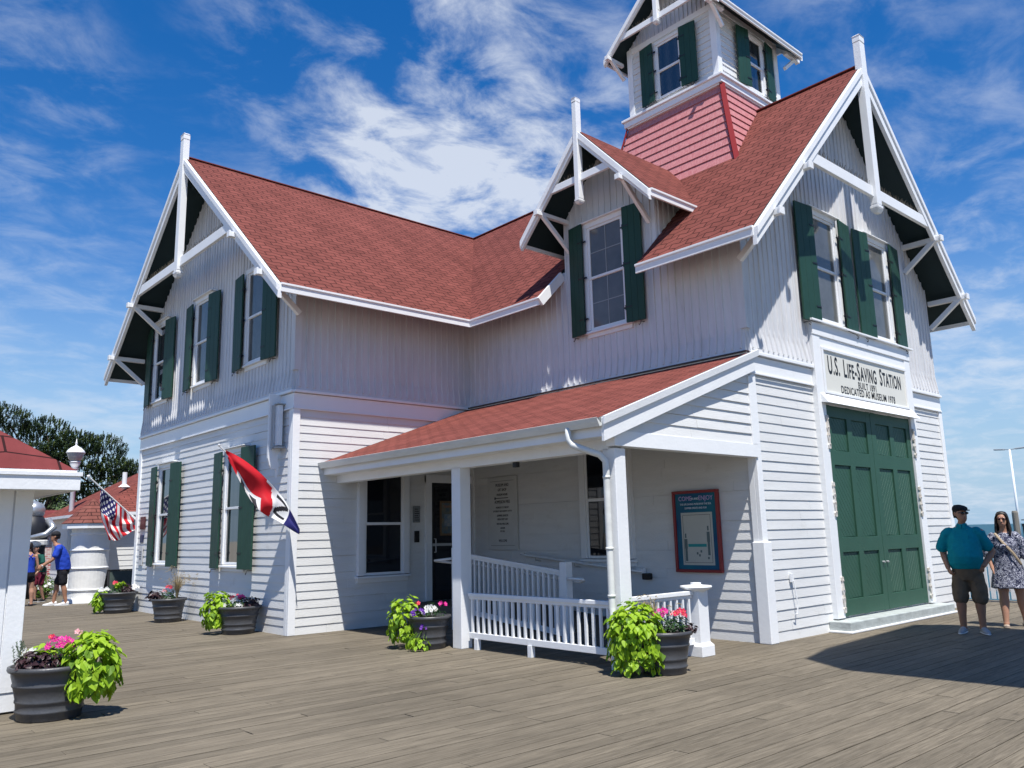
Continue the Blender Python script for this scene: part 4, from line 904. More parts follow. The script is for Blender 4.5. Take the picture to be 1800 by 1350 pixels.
grid = [[o_(5.53, 3.13), o_(5.78, 3.00), o_(6.05, 2.80), o_(6.30, 2.56), o_(6.52, 2.30), o_(6.68, 2.02), o_(6.80, 1.78)],
        [o_(5.545, 3.08, .03), o_(5.79, 2.85, -.06), o_(6.05, 2.64, -.05), o_(6.28, 2.42, .05), o_(6.49, 2.19, -.04), o_(6.67, 1.93, .02), o_(6.80, 1.73)],
        [o_(5.56, 3.03, -.03), o_(5.80, 2.70, .06), o_(6.0, 2.38, .05), o_(6.25, 2.22, -.06), o_(6.44, 2.04, .05), o_(6.64, 1.87, -.03), o_(6.80, 1.70)],
        [o_(5.57, 2.99, .02), o_(5.76, 2.60, -.04), o_(6.0, 2.18, -.09), o_(6.22, 2.05, .05), o_(6.39, 1.94, -.04), o_(6.60, 1.82, .03), o_(6.80, 1.69)]]
def pat_open(u, v):
    # white ground, red first half, navy end; O and N in black
    if u > .77: return 1
    if u > .54+.05*(v-.5):
        x = (u-.585)/.165; y = (v-.14)/.62
        if 0 <= x <= 1 and 0 <= y <= 1 and (y < .22 or y > .78 or abs((1-x)-(y-.1)/.8) < .17): return 3
        return 2
    if .12 < u < .42 and v > .62:
        x = (u-.12)/.30; 
        if v > .70 and (.18 < x < .38 or .62 < x < .84): return 3
        return 2
    if u > .45 and v < .10: return 2
    return 0
cloth('cloth', grid, 96, 48, pat_open, [RED, BLUEF, WHF, BLKF], t, lambda u, v: Vector((.2, 1, 0))*.02*math.sin(u*17+v*4)*v, lambda p, u: p+Vector((-.28, -.56, .0))*max(0, (u-.62)/.38))
# star flag at the far corner
U0 = Vector((5.35, 21.2, 3.2)); U1 = Vector((6.60, 21.60, 2.20))
t = thing('star_flag', 'striped flag with white stars on a blue corner, angled off the far wall end', 'flag', U1)
mb = MB(); mb.tube([U0, U1], .018, 8); mb.lathe(U0-Vector((0, 0, .03)), [(0, 0), (.03, .015), (.036, .035), (.03, .055), (0, .07)], 12); mb.build('pole', WHITE, t)
mb = MB(); mb.bar(U1, U1+(U0-U1).normalized()*.14, .05, .05); mb.build('bracket', WHITE, t)
def up_(s, d, w=0):
    p = U0.lerp(U1, s); return (p.x, p.y-.10*w, p.z-d)
g2 = [[up_(.26, .02), up_(.42, .02), up_(.58, .02), up_(.74, .03), up_(.90, .05)],
      [up_(.235, .34, .6), up_(.40, .36, -.8), up_(.565, .33, .9), up_(.76, .22, -.6), up_(.95, .10, .6)],
      [up_(.30, .60, -.8), up_(.42, .62, .9), up_(.57, .54, -.9), up_(.78, .34, .8), up_(.98, .13, -.4)],
      [up_(.44, .90, .6), up_(.50, .80, -.6), up_(.62, .70, .9), up_(.82, .42, -.9), up_(1.02, .16, .2)],
      [up_(.50, 1.0, -.4), up_(.60, .92, .6), up_(.72, .76, -.5), up_(.86, .48, .6), up_(1.05, .2, 0)]]
def pat_us(u, v):
    if v < .42 and u < .50:
        x = u/.50*4; y = v/.42*3.5
        for cx_, cy_ in ((x % 1, y % 1), ((x+.5) % 1, (y+.5) % 1)):
            if math.hypot(cx_-.5, cy_-.5) < .21: return 2
        return 1
    return 0 if int(u*13*1.0) % 2 == 0 else 2
cloth('cloth', g2, 117, 60, pat_us, [RED, BLUEF, WHF], t, lambda u, v: Vector((.3, -1, 0))*.03*math.sin(u*20+v*6)*min(1, v*2))
# ------------------------------------------------------------------ planters
POT = mat('charcoal_resin_pot', (.062, .063, .068), .42, .5, 5, .25, .15, 30)
SOIL = mat('dark_soil', (.02, .014, .01), .95, .1)
LIME = mat('lime_vine_leaf', (.36, .52, .030), .5, .35, 9, .35, col2=(.22, .40, .02), trans=.35)
LIMED = mat('shaded_vine_leaf', (.13, .25, .02), .5, .3, 9, .3, trans=.3)  # darker copy of the lime leaf, with shade put into its colour
COLEUS = mat('dark_purple_leaf', (.045, .016, .022), .45, .45, 12, .5, col2=(.02, .01, .012))
LEAFG = mat('dark_green_leaf', (.03, .085, .022), .45, .4, 9, .5)
STEMG = mat('grey_green_sprig', (.10, .14, .09), .6, .3)
PETAL = {'pink': mat('magenta_petal', (.80, .045, .36), .5, .3, trans=.25), 'white': mat('white_petal', (.82, .82, .80), .5, .3, trans=.25), 'rose': mat('rose_red_petal', (.80, .06, .13), .5, .3, trans=.25),
         'purple': mat('violet_petal', (.16, .03, .42), .5, .3, trans=.25), 'pale': mat('pale_pink_petal', (.80, .42, .46), .5, .3, trans=.25)}
STRAW = mat('straw_grass', (.36, .29, .17), .7, .2, trans=.3)
EYE_ = mat('yellow_flower_eye', (.6, .45, .05), .5)
VR = Vector((math.sin(yaw), -math.cos(yaw), 0)); VF = Vector((math.cos(yaw), math.sin(yaw), 0))   # picture right / away, used only to say which side a plant hangs on
def leaf(mb, p, n, tip, L, Wd, m=0, shape=0):
    """folded heart or lance leaf: p base, n normal, tip direction"""
    n = n.normalized(); t = (tip-n*tip.dot(n)).normalized(); s = t.cross(n)
    if shape == 0: prof = [(.0, .0), (-.10, .30), (.12, .52), (.42, .46), (.72, .25)]
    else: prof = [(.0, .0), (.1, .16), (.35, .30), (.65, .24), (.85, .12)]
    f = .12*Wd
    mid = [p+t*(L*a)-n*(0 if i else f*.0)-n*(f*.6) for i, (a, b) in enumerate(prof)]
    tp = p+t*L-n*(L*.16)
    for sg in (1, -1):
        side = [p+t*(L*a)+s*(sg*Wd*b)+n*(f*.8)-n*(L*.12*a*a) for a, b in prof]
        pts = [p]+side[1:]+[tp]
        mb.face(pts if sg > 0 else pts[::-1], m=m)
def rdir(rr):
    z = rr.uniform(-1, 1); a = rr.uniform(0, 2*math.pi); r = math.sqrt(1-z*z); return Vector((r*math.cos(a), r*math.sin(a), z))
def vine(cx_, cz_, rad, pot, R_, n, rr, L=.085, dark=.16):
    """leaves over a drooping mound, hanging over the rim"""
    mb = MB(); c = Vector(cx_); 
    for i in range(int(n*1.6)):
        d = rdir(rr)
        if d.z < -.75: continue
        k = rr.uniform(.80, 1.06) if rr.random() < .75 else rr.uniform(.5, .85)
        lump = 1+.14*math.sin(d.x*7+c.x*3)*math.cos(d.z*6+c.y)
        p = c+Vector((d.x*rad[0], d.y*rad[0], d.z*rad[1]))*k*lump
        if p.z < .02: p.z = rr.uniform(.012, .05)
        nn = (Vector((d.x, d.y, max(d.z, -.1)+.55))+rdir(rr)*.42)
        tip = Vector((d.x*.6, d.y*.6, -1))+rdir(rr)*.5
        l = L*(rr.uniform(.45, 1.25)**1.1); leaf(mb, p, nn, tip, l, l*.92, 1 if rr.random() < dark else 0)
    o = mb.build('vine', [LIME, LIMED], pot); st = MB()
    for i in range(14):
        d = rdir(rr); d.z = abs(d.z)*.3; q = c+Vector((d.x*rad[0]*.8, d.y*rad[0]*.8, 0)); top = Vector((pot.location.x, pot.location.y, .50))
        st.tube([top.lerp(q, .4), q+Vector((0, 0, rad[1]*.6)), q, q-Vector((0, 0, rad[1]*.7*rr.random()))], .0035, 5, cap=False)
    st.build('vine_stem', LIMED, o); return o
def blossom(mb, p, n, r, m=0, me=1):
    n = n.normalized(); u = n.orthogonal().normalized(); w = n.cross(u)
    for k in range(5):
        a = 2*math.pi*k/5; d = u*math.cos(a)+w*math.sin(a); e = u*math.cos(a+.55)+w*math.sin(a+.55); g = u*math.cos(a-.55)+w*math.sin(a-.55)
        mb.face([p-n*.004, p+g*r*.75+n*.003, p+d*r*1.05+n*.0, p+e*r*.75+n*.003], m=m)
    mb.face([p+n*.004+(u*math.cos(q)+w*math.sin(q))*r*.14 for q in (0, 1.26, 2.5, 3.8, 5.0)], m=me)
def flowers(kind, centre, spread, n, pot, rr, r=.028, name='flower'):
    mb = MB(); c = Vector(centre)
    for i in range(n):
        d = rdir(rr); p = c+Vector((d.x*spread, d.y*spread, abs(d.z)*spread*.75)); nn = Vector((d.x, d.y, .4))*.7-VF*.75+rdir(rr)*.35
        blossom(mb, p, nn, r*rr.uniform(.8, 1.2))
    return mb.build(name, [PETAL[kind], EYE_], pot)
def foliage(matl, centre, rad, n, pot, rr, L=.05, name='foliage', shape=1, w=.5):
    mb = MB(); c = Vector(centre)
    for i in range(n):
        d = rdir(rr); d.z = abs(d.z) if rr.random() < .8 else d.z*.6
        p = c+Vector((d.x*rad[0], d.y*rad[1], d.z*rad[2]))*rr.uniform(.35, 1.05)
        nn = Vector((d.x, d.y, d.z+.6))+rdir(rr)*.7; l = L*rr.uniform(.6, 1.3)
        leaf(mb, p, nn, Vector((d.x, d.y, .25))+rdir(rr)*.6, l, l*w, 0, shape)
    return mb.build(name, matl, pot)
def grass(centre, h, n, pot, rr, lean=(0, 0)):
    mb = MB(); c = Vector(centre)
    for i in range(n):
        a = rr.uniform(0, 6.28); sp = rr.uniform(.25, 1.0); d = Vector((math.cos(a)+lean[0], math.sin(a)+lean[1], 0))*sp
        H = h*rr.uniform(.5, 1.05); pts = [c+d*(.02)+Vector((0, 0, 0))]
        for s in (.35, .65, .85, 1.0): pts.append(c+d*(H*.75*s**2)+Vector((0, 0, H*(1.15*s-.55*s*s*sp))))
        w = .0035; s_ = Vector((-d.y, d.x, 0)).normalized() if d.length else Vector((1, 0, 0))
        for k in range(4):
            w0, w1 = w*(1-k*.2), w*(1-(k+1)*.2); mb.face([pts[k]-s_*w0, pts[k]+s_*w0, pts[k+1]+s_*w1, pts[k+1]-s_*w1])
        if rr.random() < .3:
            q = pts[-1]; mb.tube([q, q+d.normalized()*.03+Vector((0, 0, .01)), q+d.normalized()*.07-Vector((0, 0, .01))], [.003, .006, .002], 5)
    return mb.build('ornamental_grass', STRAW, pot)
def planter(xy, label, R_=.355, h=.475):
    t = thing('flower_planter', label, 'planter', (xy[0], xy[1], 0), 'grey resin planters of mixed flowers'); b = R_*.74
    prof = [(b*.97, 0), (b, .012), (b+.01*0+R_*.01, .06), (b+R_*.055, .075), (b+R_*.055, .09), (b+R_*.03, .10), (b+R_*.05, .155), (b+R_*.075, .165), (b+R_*.075, .18), (b+R_*.06, .19), (b+R_*.13, .30), (b+R_*.16, .31), (b+R_*.16, .325), (b+R_*.14, .335), (b+R_*.19, .40), (b+R_*.20, h-.055), (R_, h-.05), (R_*1.03, h-.03), (R_*1.02, h-.005), (R_*.97, h), (R_*.93, h-.01), (R_*.90, h-.04)]
    mb = MB(); mb.lathe((xy[0], xy[1], 0), prof, 48); mb.build('pot', POT, t, smooth=True)
    mb = MB(); mb.lathe((xy[0], xy[1], h-.06), [(R_*.9, 0), (R_*.6, .03), (0.01, .05)], 20); mb.build('soil', SOIL, t)
    return t, Vector((xy[0], xy[1], h))
rr = random.Random(11)
# 1 nearest, at the kiosk corner
t, c = planter((2.09, 9.04), 'nearest planter with lime vine on its right and magenta flowers at the kiosk corner', .37, .49)
vine(c+VR*.38+Vector((0, 0, -.05)), 0, (.235, .335), t, .37, 560, rr, .080)
foliage(LIME, c+VR*-.10+VF*.10+Vector((0, 0, .05)), (.20, .16, .13), 40, t, rr, .09, 'lime_leaves', 0, .9)
foliage(COLEUS, c-VR*.02-VF*.15+Vector((0, 0, .0)), (.23, .16, .14), 260, t, rr, .05, 'coleus', 0, .8)
foliage(COLEUS, c-VR*.14-VF*.12, (.16, .14, .11), 120, t, rr, .05, 'coleus', 0, .8)
foliage(LEAFG, c+VR*.10, (.2, .2, .2), 160, t, rr, .055, 'green_leaves')
flowers('pink', c+VR*.10-VF*.08+Vector((0, 0, .15)), .12, 26, t, rr, .030); flowers('white', c-VR*.24+Vector((0, 0, .09)), .06, 9, t, rr, .028)
flowers('rose', c-VR*.07+VF*.05+Vector((0, 0, .22)), .03, 3, t, rr); flowers('pale', c+VR*.22+Vector((0, 0, .27)), .03, 3, t, rr)
mb = MB()
for i in range(9):
    b0 = c-VR*(.30+rr.uniform(-.04, .06))+VF*rr.uniform(-.08, .08); tp = b0+Vector((0, 0, rr.uniform(.10, .22)))-VR*rr.uniform(.0, .10)
    mb.tube([b0-Vector((0, 0, .04)), b0.lerp(tp, .5)+rdir(rr)*.01, tp], .0025, 5)
    for k in range(22):
        q = b0.lerp(tp, k/22); leaf(mb, q, rdir(rr), rdir(rr)+Vector((0, 0, .4)), .022, .014, 0, 1)
mb.build('sprig', STEMG, t)
# 2 farthest
t, c = planter((6.18, 21.12), 'farthest planter with white flowers and dark leaves at the far wall end', .41, .48)
vine(c-VR*.36-VF*.1+Vector((0, 0, -.20)), 0, (.17, .27), t, .4, 190, rr, .10)
foliage(LEAFG, c, (.26, .26, .2), 170, t, rr, .07, 'green_leaves'); foliage(COLEUS, c+VR*.18, (.18, .2, .17), 170, t, rr, .065, 'coleus', 0, .8)
foliage(LIME, c+VR*.02+Vector((0, 0, .12)), (.12, .12, .14), 40, t, rr, .09, 'lime_leaves', 0, .9)
flowers('white', c-VR*.25-VF*.2+Vector((0, 0, .03)), .12, 18, t, rr, .045); flowers('white', c+VR*.36+Vector((0, 0, .08)), .09, 14, t, rr, .04); flowers('rose', c-VR*.12+Vector((0, 0, .20)), .06, 7, t, rr, .035)
# 3 with the grass
t, c = planter((6.17, 17.72), 'planter with a tuft of straw coloured grass and no vine', .345, .475)
foliage(LEAFG, c, (.2, .2, .2), 200, t, rr, .06, 'green_leaves'); foliage(COLEUS, c-VR*.28-VF*.05+Vector((0, 0, .02)), (.16, .15, .14), 190, t, rr, .06, 'coleus', 0, .8)
flowers('rose', c-VR*.02+Vector((0, 0, .2)), .06, 5, t, rr, .04); flowers('pale', c-VR*.12+Vector((0, 0, .12)), .06, 6, t, rr, .035)
grass(c+VR*.16, .62, 240, t, rr, (.15, -.15))
# 4
t, c = planter((6.24, 14.38), 'planter under the waving flag, lime vine spilling off its left side', .37, .475)
vine(c-VR*.38-VF*.05+Vector((0, 0, -.10)), 0, (.22, .36), t, .37, 330, rr, .09)
foliage(LEAFG, c, (.24, .24, .17), 220, t, rr, .06, 'green_leaves'); foliage(COLEUS, c+VR*.18, (.17, .2, .15), 170, t, rr, .055, 'coleus', 0, .8)
flowers('rose', c-VR*.08+Vector((0, 0, .12)), .10, 10, t, rr, .033); flowers('pink', c+VR*.02+Vector((0, 0, .13)), .06, 6, t, rr, .033); flowers('white', c-VR*.22-VF*.12+Vector((0, 0, .02)), .08, 12, t, rr, .035); flowers('white', c+VR*.05-VF*.2, .06, 6, t, rr, .035)
# 5
t, c = planter((7.30, 10.12), 'planter with violet, white and magenta flowers left of the far porch post', .325, .465)
vine(c-VR*.36+Vector((0, 0, -.10)), 0, (.24, .36), t, .32, 260, rr, .08)
vine(c-VR*.12-VF*.30+Vector((0, 0, -.36)), 0, (.14, .10), t, .32, 30, rr, .07)
foliage(LEAFG, c, (.24, .24, .17), 260, t, rr, .055, 'green_leaves')
flowers('purple', c-VR*.14-VF*.18+Vector((0, 0, .03)), .10, 26, t, rr, .026); flowers('white', c+VR*.03-VF*.12+Vector((0, 0, .05)), .11, 26, t, rr, .030); flowers('pink', c+VR*.20+Vector((0, 0, .13)), .06, 9, t, rr, .03)
flowers('rose', c-VR*.16+Vector((0, 0, .15)), .04, 4, t, rr, .03); flowers('purple', c-VR*.06-VF*.30+Vector((0, 0, -.16)), .05, 7, t, rr, .024)
# 6
t, c = planter((7.80, 6.19), 'planter almost hidden by a large mound of lime vine at the near porch post', .335, .475)
vine(c-VR*.33-VF*.10+Vector((0, 0, -.09)), 0, (.31, .41), t, .33, 760, rr, .080)
foliage(LEAFG, c+VR*.12, (.2, .2, .2), 260, t, rr, .06, 'green_leaves'); foliage(COLEUS, c+VR*.30-VF*.05+Vector((0, 0, -.02)), (.09, .1, .09), 80, t, rr, .045, 'coleus', 0, .8)
flowers('pink', c-VR*.0+Vector((0, 0, .17)), .08, 12, t, rr, .03); flowers('rose', c+VR*.20+Vector((0, 0, .15)), .09, 15, t, rr, .032); flowers('white', c+VR*.16+Vector((0, 0, .16)), .06, 3, t, rr, .03)
grass(c-VR*.08+VF*.1, .40, 150, t, rr)

# ------------------------------------------------------------------ kiosk at the left edge
KX, KY = 1.87, 9.52
K = thing('kiosk', 'white wooden kiosk with a red shingle hip roof cut off by the left edge', 'kiosk', (KX, KY, 0))
K0 = -1.6; K1 = KY+3.3
mb = MB(); mb.box((K0, KY, .20), (KX, K1, 2.6)); mb.build('wall', WHITE, K)
mb = MB()
mb.box((KX-.13, KY-.03, .20), (KX+.028, KY+.0005, 2.3)); mb.box((KX+.0005, KY-.0305, .20), (KX+.03, KY+.13, 2.3)); mb.build('corner_board', WHITE, K, bevel=.004)
mb = MB(); mb.box((KX-.30, KY-.018, .20), (KX-.145, KY, 2.3)); mb.box((K0, KY-.016, .20), (KX-.315, KY, .36)); mb.build('wall_board', WHITE, K, bevel=.003)
mb = MB(); mb.box((KX-.44, KY-.045, .9), (KX-.34, KY-.017, 2.10)); mb.box((KX-1.3, KY-.045, 2.10), (KX-.34, KY-.017, 2.19)); mb.box((KX-1.35, KY-.07, .84), (KX-.30, KY-.017, .899)); mb.build('window_frame', WHITE, K, bevel=.004)
mb = MB(); mb.box((KX-1.3, KY-.03, .9), (KX-.44, KY-.0165, 2.10)); mb.build('window_pane', GLASSD, K)
mb = MB(); mb.box((K0, KY+.03, 0), (KX-.03, K1, .199)); mb.build('plinth', mat('raw_timber', (.24, .19, .13), .8, .2, 7, .35, stretch=(1, 1, 8)), K)
mb = MB(); mb.box((KX-.16, KY-.02, .02), (KX+.02, KY+.14, .198)); mb.build('post_foot', WHITE, K, bevel=.004)
ex, ey = KX+.33, KY-.38; kt = 2.345; kc = ((K0-.4+ex)/2, (KY-.38+K1+.4)/2); run = min(ex-kc[0], kc[1]-ey); ap = kt+run*.72
rf = MB(); un = MB(); exl, eyl = K0-.4, K1+.4
A_ = (ex-run, ey+run, ap); B_ = (exl+run, ey+run, ap)
slope(rf, un, [(exl, ey, kt), (ex, ey, kt), A_, B_], uvd=((exl, ey, kt), (1, 0, 0), nrmv((0, 1, .72))), th=.04)
slope(rf, un, [(ex, ey, kt), (ex, eyl, kt), (ex-run, eyl-run, ap), A_], uvd=((ex, ey, kt), (0, 1, 0), nrmv((-1, 0, .72))), th=.04)
slope(rf, un, [(exl, ey, kt), B_, (exl+run, eyl-run, ap), (exl, eyl, kt)], uvd=((exl, ey, kt), (0, 1, 0), nrmv((1, 0, .72))), th=.04)
kr = rf.build('roof', ROOFK, K); un.build('roof_edge', WHITE, kr)
mb = MB(); mb.box((exl, ey-.03, kt-.20), (ex+.03, ey, kt-.025)); mb.box((ex, ey+.0005, kt-.20), (ex+.03, eyl, kt-.025)); mb.box((exl, ey-.045, kt-.06), (ex+.045, ey-.031, kt-.02)); mb.build('fascia', WHITE, K, bevel=.003)
mb = MB(); mb.box((exl, ey+.001, kt-.19), (ex-.001, eyl, kt-.17)); mb.build('soffit_board', WHITE, K)

# ------------------------------------------------------------------ things behind the station, left
ta = thing('annex_building', 'low white clapboard annex with a red hip roof behind the far corner', 'building', (7.2, 26.5, 0))
TA = frame((7.2, 26.5, 0), (1, 0, 0), (0, -1, 0)); mb = MB(); lap(mb, TA, 0, 8, 0, 2.5, .16); mb.build('wall', SIDING, ta)
TB = frame((7.2, 32.5, 0), (0, -1, 0), (-1, 0, 0)); mb = MB(); lap(mb, TB, 0, 6, 0, 2.5, .16); mb.build('wall', SIDING, ta)
mb = MB(); fbox(mb, TA, -.03, .10, -.01, .03, 0, 2.5); mb.build('corner_board', WHITE, ta)
rf = MB(); un = MB(); k = .62
x0, x1, y0, y1, z0 = 6.85, 15.6, 26.1, 32.9, 2.55; hr = (y1-y0)/2; zt = z0+hr*k
slope(rf, un, [(x0, y0, z0), (x1, y0, z0), (x1-hr, y0+hr, zt), (x0+hr, y0+hr, zt)], uvd=((x0, y0, z0), (1, 0, 0), nrmv((0, 1, k))))
slope(rf, un, [(x0, y0, z0), (x0+hr, y0+hr, zt), (x0, y1, z0)], uvd=((x0, y0, z0), (0, 1, 0), nrmv((1, 0, k))))
slope(rf, un, [(x1, y1, z0), (x0, y1, z0), (x0+hr, y0+hr, zt), (x1-hr, y0+hr, zt)], uvd=((x1, y1, z0), (1, 0, 0), nrmv((0, -1, k))))
rr_ = rf.build('roof', ROOFP, ta); un.build('roof_edge', WHITE, rr_)
for x, y, h, m, r in ((8.0, 27.5, .42, WHITE, .07), (8.75, 27.9, .5, GREY, .05)):
    mb = MB(); z = z0+(y-y0)*k; mb.tube([(x, y, z-.1), (x, y, z+h)], r, 12); mb.lathe((x, y, z-.02), [(r*2.6, -.03), (r*1.2, .05)], 14); mb.build('roof_vent', m, ta)
t = thing('round_kiosk', 'round white drum shaped kiosk with a pointed red shingle roof', 'kiosk', (6.72, 25.9, 0))
mb = MB(); mb.lathe((6.72, 25.9, 0), [(.50, .12), (.50, 2.12)], 32); mb.build('drum', mat('white_block_paint', (.78, .78, .76), .6, .3, 3, .12, .3, 9), t, smooth=False)
for z in (.35, .95, 1.45, 1.9): mb = MB(); mb.lathe((6.72, 25.9, z), [(.502, -.03), (.525, -.02), (.525, .02), (.502, .03)], 32); mb.build('hoop', WHITE, t, smooth=True)
mb = MB(); mb.lathe((6.72, 25.9, 0), [(.62, 0), (.60, .10), (.52, .13)], 32); mb.build('plinth', WHITE, t)
rf = MB(); n = 8
for k_ in range(n):
    a, b = 2*math.pi*(k_+.5)/n, 2*math.pi*(k_+1.5)/n; p = [(6.72+.80*math.cos(q), 25.9+.80*math.sin(q), 2.20) for q in (a, b)]; rf.face([p[0], p[1], (6.72, 25.9, 2.92)], [(0, 0), (.61, 0), (.3, 1.05)])
r_ = rf.build('cone_roof', shingle('brown_red_kiosk_shingle', (.20, .075, .06), (.05, .02, .018), .3, .15, 0), t)
mb = MB(); mb.lathe((6.72, 25.9, 2.06), [(.74, 0), (.765, 0), (.765, .13), (.70, .135)], 8, a0=math.pi/8); mb.build('roof_edge_board', WHITE, r_)
t = thing('brick_shed', 'low shed of red and white brick with a dark red roof behind the people', 'shed', (7.3, 34, 0))
bm_ = bpy.data.materials.new('red_white_brick'); bm_.use_nodes = True; q = bm_.node_tree; bk = q.nodes.new('ShaderNodeTexBrick'); bk.inputs['Scale'].default_value = 3.2
bk.inputs['Color1'].default_value = (.38, .04, .045, 1); bk.inputs['Color2'].default_value = (.60, .52, .48, 1); bk.inputs['Mortar'].default_value = (.60, .58, .55, 1); bk.inputs['Mortar Size'].default_value = .03
tn = q.nodes.new('ShaderNodeTexCoord'); mp = q.nodes.new('ShaderNodeMapping'); mp.inputs['Rotation'].default_value = (math.pi/2, 0, 0); q.links.new(tn.outputs['Object'], mp.inputs[0]); q.links.new(mp.outputs[0], bk.inputs[0]); q.links.new(bk.outputs[0], q.nodes['Principled BSDF'].inputs[0])
mb = MB(); mb.box((5.6, 34, 0), (9.5, 37, 2.35)); mb.build('wall', bm_, t)
rf = MB(); un = MB(); slope(rf, un, [(5.4, 33.7, 2.35), (9.7, 33.7, 2.35), (9.7, 35.5, 2.95), (5.4, 35.5, 2.95)], uvd=((5.4, 33.7, 2.3), (1, 0, 0), nrmv((0, 1, .33)))); slope(rf, un, [(9.7, 37.3, 2.35), (5.4, 37.3, 2.35), (5.4, 35.5, 2.95), (9.7, 35.5, 2.95)], uvd=((9.7, 37.3, 2.3), (-1, 0, 0), nrmv((0, -1, .33)))); r_ = rf.build('roof', ROOFK, t); un.build('roof_edge', WHITE, r_)
t = thing('statue', 'large black and silver statue standing behind the group at the kiosk', 'statue', (5.95, 29.6, 0))
mb = MB(); mb.lathe((5.95, 29.6, 0), [(.50, 0), (.50, .9), (.42, 1.0), (.40, 1.5), (.46, 1.9), (.46, 2.2), (.30, 2.5), (.18, 2.6)], 20); mb.build('body', mat('black_gloss_paint', (.012, .014, .02), .5, .3), t, smooth=True)
mb = MB(); mb.lathe((5.95, 29.6, 2.45), [(.16, 0), (.30, .10), (.34, .28), (.26, .46), (.08, .55)], 20); mb.build('head', mat('silver_paint', (.50, .52, .54), .28, .6, 4, .3, metal=.6), t, smooth=True)
mb = MB(); mb.lathe((5.95, 29.6, 1.62), [(.47, 0), (.49, .02), (.49, .14), (.47, .16)], 20); mb.build('belt', WHITE, t); mb = MB(); mb.tube([(6.3, 29.2, 2.4), (6.42, 29.0, 2.15), (6.2, 28.95, 1.95), (5.8, 29.0, 1.85)], [.10, .10, .085, .07], 12); mb.build('arm', bpy.data.materials['silver_paint'], t, smooth=True)
t = thing('sandwich_board', 'black framed sandwich board behind the farthest planter', 'sandwich board', (7.2, 24.2, 0))
for s in (-1, 1):
    g = MB(); P = lambda u, z: Vector((7.08+u, 24.2+s*(.28-z*.26), z*.92))
    g.bar(P(-.36, .02), P(-.30, 1.0), .05, .03, up=(0, 1, 0)); g.bar(P(.36, .02), P(.36, 1.0), .05, .03, up=(0, 1, 0)); g.bar(P(-.33, .98), P(.38, .98), .05, .03); g.build('frame', BLACK, t)
    g = MB(); g.face([P(-.33, .12), P(.35, .12), P(.35, .96), P(-.29, .96)]); g.build('panel', mat('dark_green_poster', (.05, .07, .06), .4, .5, 5, .5) if s < 0 else bpy.data.materials['dark_green_poster'], t)
# street lamp
t = thing('street_lamp', 'white lamp post with a domed globe lantern in front of the pine', 'street lamp', (7.13, 30, 0))
mb = MB(); mb.lathe((7.13, 30, 0), [(.20, 0), (.20, .3), (.12, .45), (.085, .7), (.075, 3.95), (.10, 3.98), (.10, 4.04), (.075, 4.06)], 20); mb.build('post', WHITE, t, smooth=True)
mb = MB(); mb.lathe((7.13, 30, 4.06), [(.08, 0), (.13, .04), (.10, .10), (.16, .20), (.15, .24), (.17, .25), (.17, .28), (.12, .285)], 20); mb.build('lantern_collar', WHITE, t, smooth=True)
mb = MB(); mb.lathe((7.13, 30, 4.34), [(.13, 0), (.21, .10), (.255, .24), (.26, .28), (.20, .29)], 24); mb.build('globe', mat('frosted_glass', (.42, .44, .44), .2, .6, 6, .3), t, smooth=True)
mb = MB(); mb.lathe((7.13, 30, 4.62), [(.285, 0), (.29, .03), (.25, .10), (.17, .18), (.07, .24), (.03, .27), (.03, .32), (.045, .34), (.02, .38), (.004, .50)], 24); mb.build('lantern_cap', WHITE, t, smooth=True)

# ------------------------------------------------------------------ black pine
NEED = [mat('pine_needle_highlight', (.085, .115, .020), .6, .25, trans=.15), mat('pine_needle_mid', (.035, .062, .016), .6, .25, trans=.12), mat('pine_needle_dark', (.012, .026, .012), .65, .2)]
BARK = mat('pine_bark', (.05, .038, .03), .9, .2, 6, .4, .6, 12)
def pine(name, label, base, blobs, trunk, nper, seed, nl=.22, group=None):
    t = thing(name, label, 'tree', base, group); rr = random.Random(seed); b = Vector(base)
    mb = MB(); mb.tube([b]+[b+Vector(q[:3]) for q in trunk], [trunk[0][3]*1.2]+[q[3] for q in trunk], 12, cap=False)
    tr = mb.build('trunk', BARK, t, smooth=True)
    top = b+Vector(trunk[-1][:3]); mid = b+Vector(trunk[len(trunk)//2][:3]); L = MB()
    cr = MB()
    for (x, y, z, rx, rz) in blobs:
        c = b+Vector((x, y, z)); st = mid if rr.random() < .5 else top
        L.tube([st, st.lerp(c, .5)+Vector((0, 0, -.15)), c], [.07, .05, .02], 7, cap=False)
        n = int(nper*rx*rz)
        for i in range(n):
            d = rdir(rr)
            if d.z < -.55: continue
            k = rr.uniform(.55, 1.0)**.6
            p = c+Vector((d.x*rx, d.y*rx, d.z*rz))*k
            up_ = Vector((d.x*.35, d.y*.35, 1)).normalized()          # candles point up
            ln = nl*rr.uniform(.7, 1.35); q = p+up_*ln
            mi = 0 if (d.z > .1 and k > .85 and rr.random() < .6) else (1 if rr.random() < .6 else 2)  # upper outer tufts get the lighter needles, sun highlights put into the colour
            m_ = 16
            for j in range(m_):
                s = j/m_; e = p.lerp(q, s); a = rr.uniform(0, 6.28); w = Vector((math.cos(a), math.sin(a), .75+rr.uniform(-.2, .3))).normalized()
                l = nl*.42*(1-.35*s); sd = w.cross(up_)*.030
                cr.face([e-sd, e+sd, e+w*l], m=mi)
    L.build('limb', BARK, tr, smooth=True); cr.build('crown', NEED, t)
    return t
rb = random.Random(4); blobs = []
